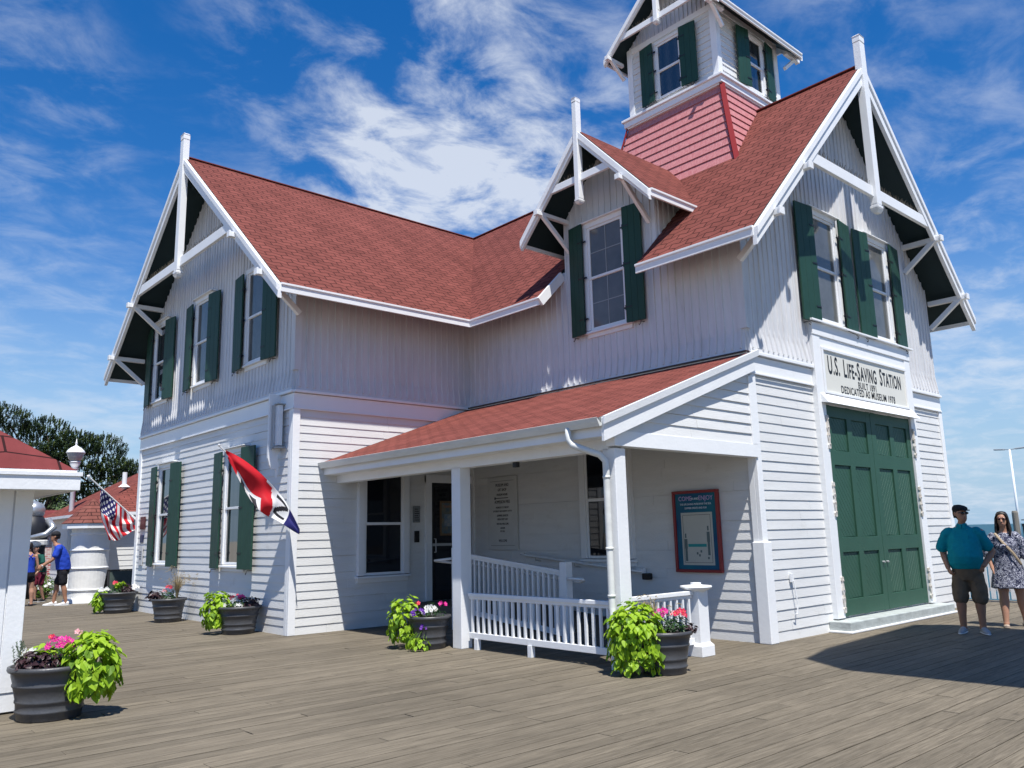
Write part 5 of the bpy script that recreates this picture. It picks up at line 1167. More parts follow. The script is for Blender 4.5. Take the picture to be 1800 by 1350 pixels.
for (x, z) in [(-2.9, 6.9), (-3.3, 5.9), (-2.2, 5.3), (-1.9, 6.9), (-1.0, 6.6), (-.2, 6.7), (.5, 6.0), (-.9, 5.6), (1.2, 6.1), (1.9, 6.0), (2.3, 5.1), (2.9, 5.0), (3.5, 4.7), (2.0, 4.2), (.9, 4.9), (-.1, 4.8), (-1.4, 4.4), (-2.6, 4.3), (1.1, 3.6), (2.4, 3.4), (-.4, 3.6), (-3.9, 6.4), (-4.6, 5.2), (-3.6, 4.9), (0, 5.6)]:
    blobs.append((x+rb.uniform(-.15, .15), rb.uniform(-1.4, 1.4), z-.25, rb.uniform(.75, 1.15), rb.uniform(.5, .75)))
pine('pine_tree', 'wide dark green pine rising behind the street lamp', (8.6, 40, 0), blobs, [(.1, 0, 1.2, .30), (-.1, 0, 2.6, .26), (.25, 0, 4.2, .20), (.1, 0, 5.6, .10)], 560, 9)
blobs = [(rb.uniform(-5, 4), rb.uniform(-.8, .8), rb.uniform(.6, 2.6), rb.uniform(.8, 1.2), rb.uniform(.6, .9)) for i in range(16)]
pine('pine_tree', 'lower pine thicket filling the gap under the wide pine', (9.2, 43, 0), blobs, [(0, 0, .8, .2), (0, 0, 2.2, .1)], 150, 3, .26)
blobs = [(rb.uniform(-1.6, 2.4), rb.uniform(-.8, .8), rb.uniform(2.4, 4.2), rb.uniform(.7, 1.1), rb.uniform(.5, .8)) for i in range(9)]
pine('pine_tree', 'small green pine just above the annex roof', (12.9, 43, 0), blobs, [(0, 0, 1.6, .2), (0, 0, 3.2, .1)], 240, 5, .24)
def bush(label, c, rad, n, matl, seed, L=.12, fl=None):
    t = thing('bush', label, 'bush', (c[0], c[1], 0)); rr = random.Random(seed)
    mb = MB(); 
    for i in range(5): a = rr.uniform(0, 6.28); mb.tube([(c[0], c[1], 0), (c[0]+math.cos(a)*rad[0]*.5, c[1]+math.sin(a)*rad[0]*.5, c[2])], [.03, .012], 6)
    mb.build('stem', BARK, t); mb = MB()
    for i in range(n):
        d = rdir(rr); p = Vector(c)+Vector((d.x*rad[0], d.y*rad[0], d.z*rad[1]))*rr.uniform(.5, 1.05); leaf(mb, p, d+rdir(rr)*.6, rdir(rr), L*rr.uniform(.6, 1.3), L*.5, 0, 1)
    mb.build('foliage', matl, t)
    if fl: flowers(fl, Vector(c)-VF*.2, rad[0]*.8, 30, t, rr, .05)
    return t
bush('pale green bush with light blossoms beside the annex roof', (8.55, 36.5, 2.4), (.95, 1.0), 800, mat('pale_bush_leaf', (.16, .24, .10), .5, .3, trans=.2), 3, .16, 'pale')
bush('small yellow green bush beside the man in blue', (6.25, 28.6, .35), (.30, .35), 260, LIMED, 8, .10, 'white')

# ------------------------------------------------------------------ right side: fence, post lamp, pier
t = thing('picket_fence', 'white picket fence at the deck edge behind the couple', 'fence', (19.1, 5.5, 0))
for z in (.25, .75): mb = MB(); mb.box((19.15, 1.5, z-.04), (19.19, 11.5, z+.04)); mb.build('rail', WHITE, t)
y = 1.5
while y < 11.5:
    mb = MB(); mb.hexa([(19.12, y, .06), (19.148, y, .06), (19.148, y+.085, .06), (19.12, y+.085, .06), (19.12, y, .92), (19.148, y, .92), (19.148, y+.085, .92), (19.12, y+.085, .92)]); mb.hexa([(19.12, y, .92), (19.148, y, .92), (19.148, y+.085, .92), (19.12, y+.085, .92), (19.12, y+.035, 1.0), (19.148, y+.035, 1.0), (19.148, y+.05, 1.0), (19.12, y+.05, 1.0)]); mb.build('picket', WHITE, t); y += .125
t = thing('light_pole', 'tall white two-armed light pole on the beach beyond the fence', 'light pole', (60, 18.1, -1))
mb = MB(); mb.tube([(60, 18.1, -1), (60, 18.06, 6.4)], [.10, .06], 12); mb.build('pole', WHITE, t, smooth=True)
for s in (-1, 1):
    mb = MB(); mb.bar((60, 18.06, 6.38), (60.05, 18.06+s*.35, 6.42), .06, .05); mb.build('arm', GREY, t); mb = MB(); mb.bar((60.05, 18.06+s*.32, 6.42), (60.1, 18.06+s*.95, 6.46), .24, .09); mb.build('lamp_head', GREY, t, bevel=.02)
t = thing('timber_pile', 'weathered timber pile standing in front of the light pole', 'post', (52, 15.7, -1)); mb = MB(); mb.lathe((52, 15.82, -1), [(.17, 0), (.16, 3.2), (.13, 3.3)], 12); mb.build('pile', mat('grey_pile_wood', (.27, .24, .20), .85, .2, 3, .4, stretch=(4, 4, .4)), t)
t = thing('pier', 'dark low pier far out over the water at the right edge', 'pier', (205, 60, -1)); mb = MB(); mb.box((200, 46, .9), (206, 59.8, 1.5)); mb.build('deck', mat('dark_pier_wood', (.02, .022, .025), .8), t); mb = MB(); mb.box((200, 46, 2.2), (200.2, 59.8, 2.4)); mb.build('rail', bpy.data.materials['dark_pier_wood'], t)
for i in range(8): mb = MB(); mb.box((200, 46+i*1.9, -1.6), (200.5, 46.4+i*1.9, .9)); mb.build('pile', bpy.data.materials['dark_pier_wood'], t)
# neighbouring building out of frame: its deep eave throws the shadow across the deck at the right
h = 9.0; sx, sy = .2*h, .408*h
t = thing('neighbour_building', 'tall neighbouring building with a deep flat eave standing outside the frame', 'building', (11, -3, 0))
pl = [(9.72-sx, 5.50-sy), (10.75-sx, 5.75-sy), (14.06-sx, 5.98-sy), (14.42-sx, 5.60-sy), (14.46-sx, 5.2-sy), (14.38-sx, 4.4-sy), (14.3-sx, -9), (9.0-sx, -9), (9.39-sx, 2.98-sy), (9.30-sx, 4.85-sy)]
mb = MB(); mb.face([(x, y, h) for x, y in pl]); mb.face([(x, y, h-.25) for x, y in pl][::-1])
for i in range(len(pl)): j = (i+1) % len(pl); mb.face([(pl[i][0], pl[i][1], h), (pl[i][0], pl[i][1], h-.25), (pl[j][0], pl[j][1], h-.25), (pl[j][0], pl[j][1], h)])
mb.build('roof', GREY, t); mb = MB(); mb.box((9.4, -8, 0), (11.9, .3, h-.26)); mb.build('wall', SIDING, t)
# ------------------------------------------------------------------ people
def skin(name, c): 
    m = mat(name, c, .5, .35, 6, .12); m.node_tree.nodes['Principled BSDF'].inputs['Subsurface Weight'].default_value = .08; m.node_tree.nodes['Principled BSDF'].inputs['Subsurface Radius'].default_value = (.02, .008, .004); return m
SKIN = skin('light_skin', (.46, .25, .17)); SKIN2 = skin('tanned_skin', (.36, .18, .11)); LIPS = mat('lip_skin', (.32, .10, .085), .5); EYEW = mat('eye_white', (.7, .68, .65), .3); LENS = mat('dark_lens', (.008, .008, .01), .08, .8)
def ellring(c, d, rx, ry, side):
    d = Vector(d).normalized(); s = Vector(side); s = (s-d*s.dot(d)).normalized(); w = d.cross(s); return (Vector(c), s*rx, w*ry)
def chain(mb, pts, side=(1, 0, 0), n=14):
    """pts: (pos, rx[, ry]) rounded limb with tapering radii"""
    P = [Vector(p[0]) for p in pts]; R_ = [(p[1], p[2] if len(p) > 2 else p[1]) for p in pts]; rings = []
    d0 = (P[1]-P[0]).normalized(); rings.append(ellring(P[0]-d0*R_[0][0]*.7, d0, R_[0][0]*.45, R_[0][1]*.45, side)); rings.append(ellring(P[0]-d0*R_[0][0]*.35, d0, R_[0][0]*.85, R_[0][1]*.85, side))
    for i, p in enumerate(P):
        d = (P[min(i+1, len(P)-1)]-P[max(i-1, 0)]).normalized(); rings.append(ellring(p, d, R_[i][0], R_[i][1], side))
    d1 = (P[-1]-P[-2]).normalized(); rings.append(ellring(P[-1]+d1*R_[-1][0]*.35, d1, R_[-1][0]*.85, R_[-1][1]*.85, side)); rings.append(ellring(P[-1]+d1*R_[-1][0]*.7, d1, R_[-1][0]*.45, R_[-1][1]*.45, side))
    mb.loft(rings, n)
class Fig:
    def __init__(s, name, label, loc, ang, H, cat='person', vox=.0085):
        s.t = thing(name, label, cat, loc); s.k = H/1.8; s.vox = vox
        f = Vector((math.cos(ang), math.sin(ang), 0)); l = Vector((0, 0, 1)).cross(f); s.M = Matrix((l, f, Vector((0, 0, 1)))).transposed().to_4x4(); s.M = Matrix.Translation(loc) @ s.M @ Matrix.Scale(s.k, 4)
    def add(s, mb, name, m, rem=True, vox=None, smooth=6, fold=0):
        mb.v = [tuple(s.M @ Vector(v)) for v in mb.v]; o = mb.build(name, m, s.t, smooth=True); fixn(o)
        if rem:
            r = o.modifiers.new('remesh', 'REMESH'); r.mode = 'VOXEL'; r.voxel_size = (vox or s.vox)*s.k; r.use_smooth_shade = True
            if smooth: q = o.modifiers.new('smooth', 'SMOOTH'); q.iterations = smooth; q.factor = .5
        if fold:
            tx = bpy.data.textures.new('folds', 'CLOUDS'); tx.noise_scale = .11*s.k; tx.noise_depth = 2
            dm_ = o.modifiers.new('folds', 'DISPLACE'); dm_.texture = tx; dm_.texture_coords = 'GLOBAL'; dm_.strength = fold; dm_.mid_level = .5
        return o
def head(mb, c, yawd=0, w=1.0, R0=None):
    """head centred at c (centre of skull)"""
    a = math.radians(yawd); Rm = Matrix.Rotation(a, 3, 'Z'); c = Vector(c); T = lambda x, y, z: c+Rm @ Vector((x, y, z))
    rings = []
    for z, y, rx, ry in ((-.118, .045, .018, .02), (-.112, .042, .032, .034), (-.095, .032, .047, .055), (-.07, .022, .058, .074), (-.04, .008, .067, .087), (0, .0, .074, .095), (.04, -.004, .076, .098), (.075, -.008, .068, .088), (.10, -.01, .052, .066), (.115, -.01, .03, .038), (.12, -.01, .012, .015)):
        rings.append((T(0, y, z), Rm @ Vector((rx*w, 0, 0)), Rm @ Vector((0, ry, 0))))
    mb.loft(rings, 20)
    mb.loft([(T(0, .090, .012), Rm @ Vector((.008, 0, 0)), Rm @ Vector((0, .012, 0))), (T(0, .097, -.015), Rm @ Vector((.012, 0, 0)), Rm @ Vector((0, .016, 0))), (T(0, .106, -.036), Rm @ Vector((.017, 0, 0)), Rm @ Vector((0, .014, 0))), (T(0, .094, -.046), Rm @ Vector((.012, 0, 0)), Rm @ Vector((0, .010, 0)))], 10)
    for sx in (-1, 1): mb.loft([(T(sx*.077*w, -.008, .028), Rm @ Vector((.007, 0, 0)), Rm @ Vector((0, .016, 0))), (T(sx*.082*w, -.010, .0), Rm @ Vector((.008, 0, 0)), Rm @ Vector((0, .019, 0))), (T(sx*.076*w, -.002, -.030), Rm @ Vector((.006, 0, 0)), Rm @ Vector((0, .010, 0)))], 8)
    mb.loft([(T(0, .02, -.09), Vector((.05, 0, 0)), Vector((0, .05, 0))), (T(0, -.01, -.15), Vector((.055, 0, 0)), Vector((0, .055, 0))), (T(0, -.03, -.22), Vector((.07, 0, 0)), Vector((0, .065, 0)))], 14)
    return T, Rm
def hand(mb, wrist, d, palm, curl=.4, s=1.0, thumb=1):
    """d: direction the hand points, palm: palm normal"""
    d = Vector(d).normalized(); pn = Vector(palm); pn = (pn-d*pn.dot(d)).normalized(); sd = d.cross(pn)*thumb; w = Vector(wrist)
    mb.loft([(w-d*.01, sd*.026, pn*.020), (w+d*.02*s, sd*.034, pn*.018), (w+d*.05*s, sd*.042, pn*.016), (w+d*.085*s, sd*.042, pn*.014), (w+d*.098*s, sd*.036, pn*.010)], 12)
    for k, (o, L) in enumerate(((.032, .068), (.011, .078), (-.011, .073), (-.031, .056))):
        p = w+d*.088*s+sd*o; pts = [(p-d*.02, .0095)]; a = 0; q = p
        for seg in (.45, .30, .25):
            a += curl*(.6+seg); q = q+(d*math.cos(a)+pn*math.sin(a))*L*seg*s; pts.append((q, .0092 if seg > .26 else .0078))
        chain(mb, pts, sd, 8)
    b = w+d*.03*s+sd*.032; chain(mb, [(b, .013), (b+(sd*.75+d*.55+pn*.25).normalized()*.038, .0115), (b+(sd*.5+d*.8+pn*.45).normalized()*.072, .009)], pn, 8)
def glasses(F, T, Rm, m=LENS, y=.089):
    g = MB()
    for sx in (-1, 1):
        g.loft([(T(sx*.032, y-.004, .012), Rm @ Vector((.030, -.004*1, 0)), Vector((0, 0, .019))), (T(sx*.032, y+.010, .012), Rm @ Vector((.031, 0, 0)), Vector((0, 0, .020)))], 14)
        g.bar(T(sx*.060, y-.002, .018), T(sx*.080, -.005, .012), .005, .010)
    g.bar(T(-.012, y+.006, .018), T(.012, y+.006, .018), .006, .008); return F.add(g, 'sunglasses', m, rem=False)
def mouth(F, T, Rm):
    g = MB(); g.loft([(T(-.022, .083, -.066), Vector((0, 0, .002)), Rm @ Vector((0, .004, 0))), (T(-.010, .091, -.066), Vector((0, 0, .006)), Rm @ Vector((0, .006, 0))), (T(.010, .091, -.066), Vector((0, 0, .006)), Rm @ Vector((0, .006, 0))), (T(.022, .083, -.066), Vector((0, 0, .002)), Rm @ Vector((0, .004, 0)))], 8); return F.add(g, 'mouth', LIPS, rem=False)
def shoe(F, a, ang, m, sole=None, L=.27, flat=False, name='shoe'):
    R_ = Matrix.Rotation(math.radians(ang), 3, 'Z'); d = R_ @ Vector((0, 1, 0)); s = R_ @ Vector((1, 0, 0)); a = Vector(a); z = Vector((0, 0, 1)); g = MB(); b = Vector((a.x, a.y, 0)); hh = .5 if flat else 1
    g.loft([(b-d*.075+z*.032, s*.018, z*.022), (b-d*.065+z*.05*hh, s*.034, z*.046*hh), (b-d*.02+z*.055*hh, s*.038, z*.052*hh), (b+d*.05+z*.046*hh, s*.043, z*.044*hh), (b+d*.11+z*.034*hh, s*.048, z*.032*hh), (b+d*.155+z*.028, s*.042, z*.025), (b+d*(L-.08)+z*.024, s*.022, z*.018)], 14)
    o = F.add(g, name, m, rem=False)
    g = MB(); g.loft([(b-d*.08+z*.008, s*.02, z*.009), (b-d*.06+z*.010, s*.037, z*.011), (b+z*.010, s*.040, z*.011), (b+d*.10+z*.010, s*.051, z*.011), (b+d*.16+z*.010, s*.044, z*.011), (b+d*(L-.07)+z*.010, s*.022, z*.010)], 14)
    q = F.add(g, 'sole', sole or m, rem=False); q.parent = o; q.matrix_parent_inverse = o.matrix_world.inverted(); return o
def arm(mb, S, E, Wr, r=(.055, .043, .030), **k):
    S, E, Wr = Vector(S), Vector(E), Vector(Wr); chain(mb, [(S, r[0]), (S.lerp(E, .45), r[0]*.92), (E, r[1]), (E.lerp(Wr, .3), r[1]*1.02), (E.lerp(Wr, .7), r[1]*.80), (Wr, r[2])], (0, 1, 0))
def leg(mb, Hp, K, A_, r=(.085, .056, .037), foot=0):
    Hp, K, A_ = Vector(Hp), Vector(K), Vector(A_); chain(mb, [(Hp, r[0]), (Hp.lerp(K, .5), r[0]*.86), (K, r[1]), (K.lerp(A_, .28)-Vector((0, .012, 0)), r[1]*1.06), (K.lerp(A_, .65), r[1]*.78), (A_, r[2]), (A_-Vector((0, 0, .03)), r[2]*1.1)], (1, 0, 0))
def torso(mb, rings, n=20): mb.loft([(Vector((x, y, z)), Vector((rx, 0, 0)), Vector((0, ry, 0))) for (z, x, y, rx, ry) in rings], n)
toCam = lambda p: math.atan2(-p[1], -p[0])

# --- man in teal polo
p = (13.52, 4.86, 0); F = Fig('person', 'man in a teal polo shirt, brown shorts and sunglasses standing in the deck shadow', p, toCam(p)+math.radians(-2), 1.88)
hs_ = {}
b = MB(); T, Rm = head(b, (0, .02, 1.685), -38, 1.08)
torso(b, [(.90, 0, 0, .17, .13), (1.0, 0, .02, .20, .16), (1.2, 0, .02, .20, .16), (1.4, 0, 0, .20, .12), (1.47, 0, -.01, .15, .09), (1.52, 0, -.01, .07, .065)])
arm(b, (-.215, 0, 1.42), (-.285, -.06, 1.13), (-.235, .10, .915), (.062, .048, .033)); hand(b, (-.235, .10, .915), (.35, .15, -.9), (.8, -.5, .2), .9, .95, 1)
arm(b, (.215, 0, 1.42), (.345, -.06, 1.14), (.215, .10, .945), (.062, .048, .034)); hand(b, (.215, .10, .945), (-.72, .1, -.62), (-.3, -.9, .2), .8, .95, -1)
leg(b, (-.10, 0, .88), (-.125, .03, .49), (-.13, -.01, .10), (.10, .066, .044)); leg(b, (.10, 0, .88), (.115, .02, .49), (.115, -.01, .10), (.10, .066, .044))
F.add(b, 'body', SKIN2, vox=.0075, smooth=3); glasses(F, T, Rm); mouth(F, T, Rm)
TEAL = mat('teal_polo_cloth', (.0, .235, .29), .8, .2, 14, .18, .5, 8)
g = MB(); torso(g, [(.90, 0, .02, .195, .165), (.905, 0, .02, .205, .175), (.98, 0, .04, .225, .205), (1.08, 0, .055, .228, .22), (1.18, 0, .045, .222, .20), (1.30, 0, .02, .215, .155), (1.40, 0, .0, .212, .125), (1.46, 0, -.01, .17, .098), (1.50, 0, -.012, .10, .080), (1.515, 0, -.012, .085, .078)])
for sx in (-1, 1): chain(g, [((sx*.16, -.005, 1.425), .084), ((sx*.215, -.003, 1.385), .082), ((sx*.27, -.03, 1.26), .082), ((sx*.295, -.045, 1.20), .084)], (0, 1, 0))
sh = F.add(g, 'polo_shirt', TEAL, vox=.009, smooth=4, fold=.028)
g = MB(); g.loft([(Vector((0, .0, 1.50)), Vector((.078, 0, 0)), Vector((0, .072, .01))), (Vector((0, .0, 1.545)), Vector((.068, 0, 0)), Vector((0, .066, .012)))], 18); g.face([(-.055, .082, 1.50), (-.005, .098, 1.475), (-.010, .085, 1.535)]); g.face([(.055, .082, 1.50), (.005, .098, 1.475), (.010, .085, 1.535)]); F.add(g, 'collar', TEAL, rem=False)
BRN = mat('brown_shorts_cloth', (.155, .112, .075), .85, .2, 12, .25, .5, 10)
g = MB(); torso(g, [(.74, 0, .0, .17, .135), (.80, 0, .0, .19, .155), (.90, 0, .015, .198, .17), (.955, 0, .02, .196, .165), (.97, 0, .02, .19, .16)])
for sx in (-1, 1): chain(g, [((sx*.095, 0, .82), .112, .125), ((sx*.112, .005, .66), .112, .118), ((sx*.122, .01, .52), .108, .108), ((sx*.126, .01, .47), .104, .104)], (1, 0, 0)); chain(g, [((sx*.205, .0, .64), .022, .06), ((sx*.210, .0, .52), .022, .06)], (1, 0, 0))
F.add(g, 'shorts', BRN, vox=.01, smooth=4, fold=.028)
g = MB(); g.box((-.16, .0, .945), (.16, .205, .972)); 
SHG = mat('grey_trainer', (.40, .41, .43), .6, .3, 40, .4); shoe(F, (-.13, -.01, 0), 12, SHG, WHITE, .30); shoe(F, (.115, -.01, 0), -18, SHG, WHITE, .30)
HAIRD = mat('dark_hair', (.018, .012, .010), .55, .4, 60, .4, stretch=(1, 1, .2))
g = MB(); g.loft([(T(0, -.022, -.055), Rm @ Vector((.078, 0, 0)), Rm @ Vector((0, .082, 0))), (T(0, -.022, .0), Rm @ Vector((.0855, 0, 0)), Rm @ Vector((0, .092, 0))), (T(0, -.014, .045), Rm @ Vector((.088, 0, 0)), Rm @ Vector((0, .098, .0))), (T(0, -.008, .062), Rm @ Vector((.088, 0, 0)), Rm @ Vector((0, .108, .006)))], 20); F.add(g, 'hair', HAIRD, rem=False)
g = MB(); CAPM = mat('charcoal_flat_cap', (.022, .024, .028), .85, .2, 30, .3)
g.loft([(T(0, -.005, .050), Rm @ Vector((.092, 0, 0)), Rm @ Vector((0, .112, .0))), (T(0, .0, .075), Rm @ Vector((.096, 0, 0)), Rm @ Vector((0, .120, .0))), (T(0, .004, .100), Rm @ Vector((.090, 0, 0)), Rm @ Vector((0, .112, -.012))), (T(0, .0, .122), Rm @ Vector((.065, 0, 0)), Rm @ Vector((0, .085, -.014))), (T(0, -.005, .135), Rm @ Vector((.02, 0, 0)), Rm @ Vector((0, .03, -.004)))], 20)
g.loft([(T(0, .08, .060), Rm @ Vector((.075, 0, 0)), Vector((0, 0, .007))), (T(0, .125, .056), Rm @ Vector((.068, 0, 0)), Vector((0, 0, .006))), (T(0, .155, .046), Rm @ Vector((.045, 0, 0)), Vector((0, 0, .004)))], 14); F.add(g, 'flat_cap', CAPM, rem=False)

# --- woman in patterned dress
p = (14.72, 4.68, 0); F = Fig('person', 'dark haired woman in a navy and white patterned dress and sunglasses at the right edge', p, toCam(p)+math.radians(6), 1.78)
b = MB(); T, Rm = head(b, (0, .02, 1.685), 12, 1.0)
torso(b, [(.90, 0, 0, .16, .12), (1.2, 0, .0, .14, .10), (1.38, 0, 0, .165, .10), (1.455, 0, -.01, .13, .08), (1.51, 0, -.01, .062, .058)])
arm(b, (-.18, 0, 1.41), (-.25, -.05, 1.13), (-.22, .04, .90), (.052, .040, .028)); hand(b, (-.22, .04, .90), (.1, .2, -1), (1, 0, 0), .4, .9, 1)
arm(b, (.18, 0, 1.41), (.28, .0, 1.16), (.30, .13, .95), (.052, .040, .028)); hand(b, (.30, .13, .95), (0, .35, -1), (-1, 0, 0), .4, .9, -1)
leg(b, (-.10, 0, .88), (-.11, .05, .49), (-.13, .10, .08), (.105, .068, .042)); leg(b, (.10, 0, .88), (.13, -.02, .49), (.17, -.10, .08), (.105, .068, .042))
F.add(b, 'body', SKIN, vox=.0075, smooth=3); glasses(F, T, Rm, mat('brown_lens', (.05, .012, .01), .1, .7)); mouth(F, T, Rm)
dm = bpy.data.materials.new('navy_white_swirl_cloth'); dm.use_nodes = True; q = dm.node_tree; tn = q.nodes.new('ShaderNodeTexCoord'); nz = q.nodes.new('ShaderNodeTexNoise'); nz.inputs['Scale'].default_value = 9; nz.inputs['Distortion'].default_value = 2.6; nz.inputs['Detail'].default_value = 1; q.links.new(tn.outputs['Object'], nz.inputs[0])
crp = q.nodes.new('ShaderNodeValToRGB'); crp.color_ramp.interpolation = 'CONSTANT'; e = crp.color_ramp.elements; e[0].color = (.012, .016, .05, 1); e[1].position = .52; e[1].color = (.42, .43, .50, 1); e2 = crp.color_ramp.elements.new(.575); e2.color = (.012, .016, .05, 1); e3 = crp.color_ramp.elements.new(.42); e3.color = (.42, .43, .50, 1); e4 = crp.color_ramp.elements.new(.455); e4.color = (.012, .016, .05, 1)
q.links.new(nz.outputs[0], crp.inputs[0]); q.links.new(crp.outputs[0], q.nodes['Principled BSDF'].inputs[0]); q.nodes['Principled BSDF'].inputs['Roughness'].default_value = .8
g = MB(); torso(g, [(.60, 0, .02, .27, .20), (.605, 0, .02, .28, .21), (.72, 0, .01, .26, .195), (.88, 0, .0, .225, .175), (1.0, 0, .005, .195, .16), (1.12, 0, .01, .175, .14), (1.27, 0, .03, .18, .15), (1.36, 0, .015, .18, .125), (1.44, 0, -.005, .15, .095), (1.475, 0, -.01, .11, .085)], 24)
chain(g, [((.14, -.01, 1.42), .080), ((.19, -.005, 1.37), .082), ((.255, .0, 1.22), .085), ((.285, .03, 1.10), .10)], (0, 1, 0)); chain(g, [((-.14, -.01, 1.42), .080), ((-.185, -.005, 1.37), .082), ((-.235, -.03, 1.22), .078), ((-.25, -.04, 1.12), .085)], (0, 1, 0))
F.add(g, 'dress', dm, vox=.010, smooth=4, fold=.028)
g = MB(); chain(g, [((-.13, .10, 1.46), .020, .010), ((-.05, .155, 1.33), .02, .008), ((.08, .19, 1.15), .02, .008), ((.17, .16, .98), .02, .008)], (1, 0, 0)); F.add(g, 'bag_strap', mat('tan_strap', (.35, .27, .18), .6), rem=False)
g = MB(); Hn = lambda x, y, z: T(x, y, z)
g.loft([(Hn(0, -.01, .135), Rm @ Vector((.02, 0, 0)), Rm @ Vector((0, .02, 0))), (Hn(0, -.015, .122), Rm @ Vector((.062, 0, 0)), Rm @ Vector((0, .075, 0))), (Hn(0, -.02, .085), Rm @ Vector((.086, 0, 0)), Rm @ Vector((0, .102, .008))), (Hn(0, -.035, .03), Rm @ Vector((.096, 0, 0)), Rm @ Vector((0, .080, 0))), (Hn(0, -.045, -.05), Rm @ Vector((.105, 0, 0)), Rm @ Vector((0, .070, 0))), (Hn(0, -.055, -.14), Rm @ Vector((.118, 0, 0)), Rm @ Vector((0, .065, 0))), (Hn(0, -.06, -.23), Rm @ Vector((.115, 0, 0)), Rm @ Vector((0, .06, 0))), (Hn(0, -.06, -.30), Rm @ Vector((.08, 0, 0)), Rm @ Vector((0, .05, 0)))], 24)
for sx in (-1, 1): chain(g, [(Hn(sx*.055, .055, .085), .022, .018), (Hn(sx*.082, .035, .02), .022, .022), (Hn(sx*.090, .02, -.07), .026, .024), (Hn(sx*.10, .035, -.17), .028, .022), (Hn(sx*.095, .05, -.25), .018, .015)], (0, 1, 0), 10)
F.add(g, 'long_hair', HAIRD, vox=.008, smooth=3)
SFL = mat('beige_flat_shoe', (.42, .33, .26), .6); shoe(F, (-.13, .10, 0), 5, SFL, None, .25, True); shoe(F, (.17, -.10, 0), -25, SFL, None, .25, True)

# --- man in blue t-shirt, left background, seen from behind his left
p = (5.86, 25.15, 0); F = Fig('person', 'man in a bright blue t-shirt, black shorts and black cap reaching forward', p, math.radians(163), 1.98, vox=.011)
b = MB(); T, Rm = head(b, (0, .20, 1.665), 5, 1.0)
torso(b, [(.90, 0, -.03, .15, .115), (1.1, 0, -.01, .155, .12), (1.35, 0, .07, .18, .12), (1.45, 0, .12, .14, .09), (1.50, 0, .15, .07, .06)])
arm(b, (.20, .09, 1.40), (.26, .20, 1.12), (.24, .42, .96), (.052, .040, .029)); hand(b, (.24, .42, .96), (-.1, .75, -.6), (-1, 0, 0), .4, 1, -1)
arm(b, (-.20, .09, 1.40), (-.25, .22, 1.13), (-.18, .42, 1.0), (.052, .040, .029)); hand(b, (-.18, .42, 1.0), (.1, .8, -.5), (1, 0, 0), .4, 1, 1)
leg(b, (-.09, -.03, .88), (-.12, .10, .49), (-.12, .14, .09), (.09, .060, .040)); leg(b, (.09, -.03, .88), (.10, -.05, .49), (.11, -.14, .09), (.09, .060, .040))
F.add(b, 'body', SKIN2, smooth=3)
BLU = mat('royal_blue_cloth', (.015, .055, .42), .75, .25, 12, .2, .4, 9); BLK2 = mat('black_shorts_cloth', (.014, .014, .018), .8, .2, 10, .3)
g = MB(); torso(g, [(.86, 0, -.03, .19, .155), (.865, 0, -.03, .198, .163), (1.0, 0, -.01, .198, .175), (1.18, 0, .02, .195, .165), (1.33, 0, .06, .195, .14), (1.42, 0, .10, .165, .11), (1.475, 0, .135, .09, .075)])
for sx in (-1, 1): chain(g, [((sx*.155, .09, 1.41), .082), ((sx*.205, .10, 1.36), .086), ((sx*.245, .15, 1.20), .078)], (0, 1, 0))
F.add(g, 't_shirt', BLU, smooth=4, fold=.028)
g = MB(); torso(g, [(.74, 0, -.02, .14, .12), (.82, 0, -.03, .17, .145), (.92, 0, -.035, .168, .14)])
chain(g, [((-.085, -.02, .82), .105), ((-.105, .04, .66), .10), ((-.115, .08, .54), .094)], (1, 0, 0)); chain(g, [((.085, -.03, .82), .105), ((.095, -.04, .66), .10), ((.10, -.05, .54), .094)], (1, 0, 0)); F.add(g, 'shorts', BLK2, smooth=4, fold=.028)
WSH = mat('white_trainer', (.72, .70, .68), .6, .3); shoe(F, (-.12, .14, 0), 0, WSH, WHITE, .31); shoe(F, (.11, -.14, 0), 5, WSH, WHITE, .31)
def cap(F, T, Rm, m, brim=1):
    g = MB(); g.loft([(T(0, -.008, .030), Rm @ Vector((.088, 0, 0)), Rm @ Vector((0, .106, 0))), (T(0, -.008, .075), Rm @ Vector((.088, 0, 0)), Rm @ Vector((0, .105, 0))), (T(0, -.01, .110), Rm @ Vector((.072, 0, 0)), Rm @ Vector((0, .086, 0))), (T(0, -.012, .135), Rm @ Vector((.040, 0, 0)), Rm @ Vector((0, .05, 0))), (T(0, -.012, .143), Rm @ Vector((.01, 0, 0)), Rm @ Vector((0, .012, 0)))], 20)
    g.loft([(T(0, .085, .040), Rm @ Vector((.070, 0, 0)), Vector((0, 0, .006))), (T(0, .135, .032), Rm @ Vector((.066, 0, 0)), Vector((0, 0, .005))), (T(0, .17, .022), Rm @ Vector((.045, 0, 0)), Vector((0, 0, .004)))], 14); F.add(g, 'cap', m, rem=False)
    g = MB(); g.loft([(T(0, -.025, -.05), Rm @ Vector((.070, 0, 0)), Rm @ Vector((0, .078, 0))), (T(0, -.02, .02), Rm @ Vector((.083, 0, 0)), Rm @ Vector((0, .09, 0))), (T(0, -.012, .04), Rm @ Vector((.083, 0, 0)), Rm @ Vector((0, .095, 0)))], 18); F.add(g, 'hair', HAIRD, rem=False)
cap(F, T, Rm, mat('black_cap_cloth', (.02, .02, .024), .8, .2, 20, .3))
g = MB(); c0 = Vector((.24, .40, .972)); g.tube([c0, c0+Vector((0, .022, -.012))], .034, 12); F.add(g, 'wristwatch', GREY, rem=False)
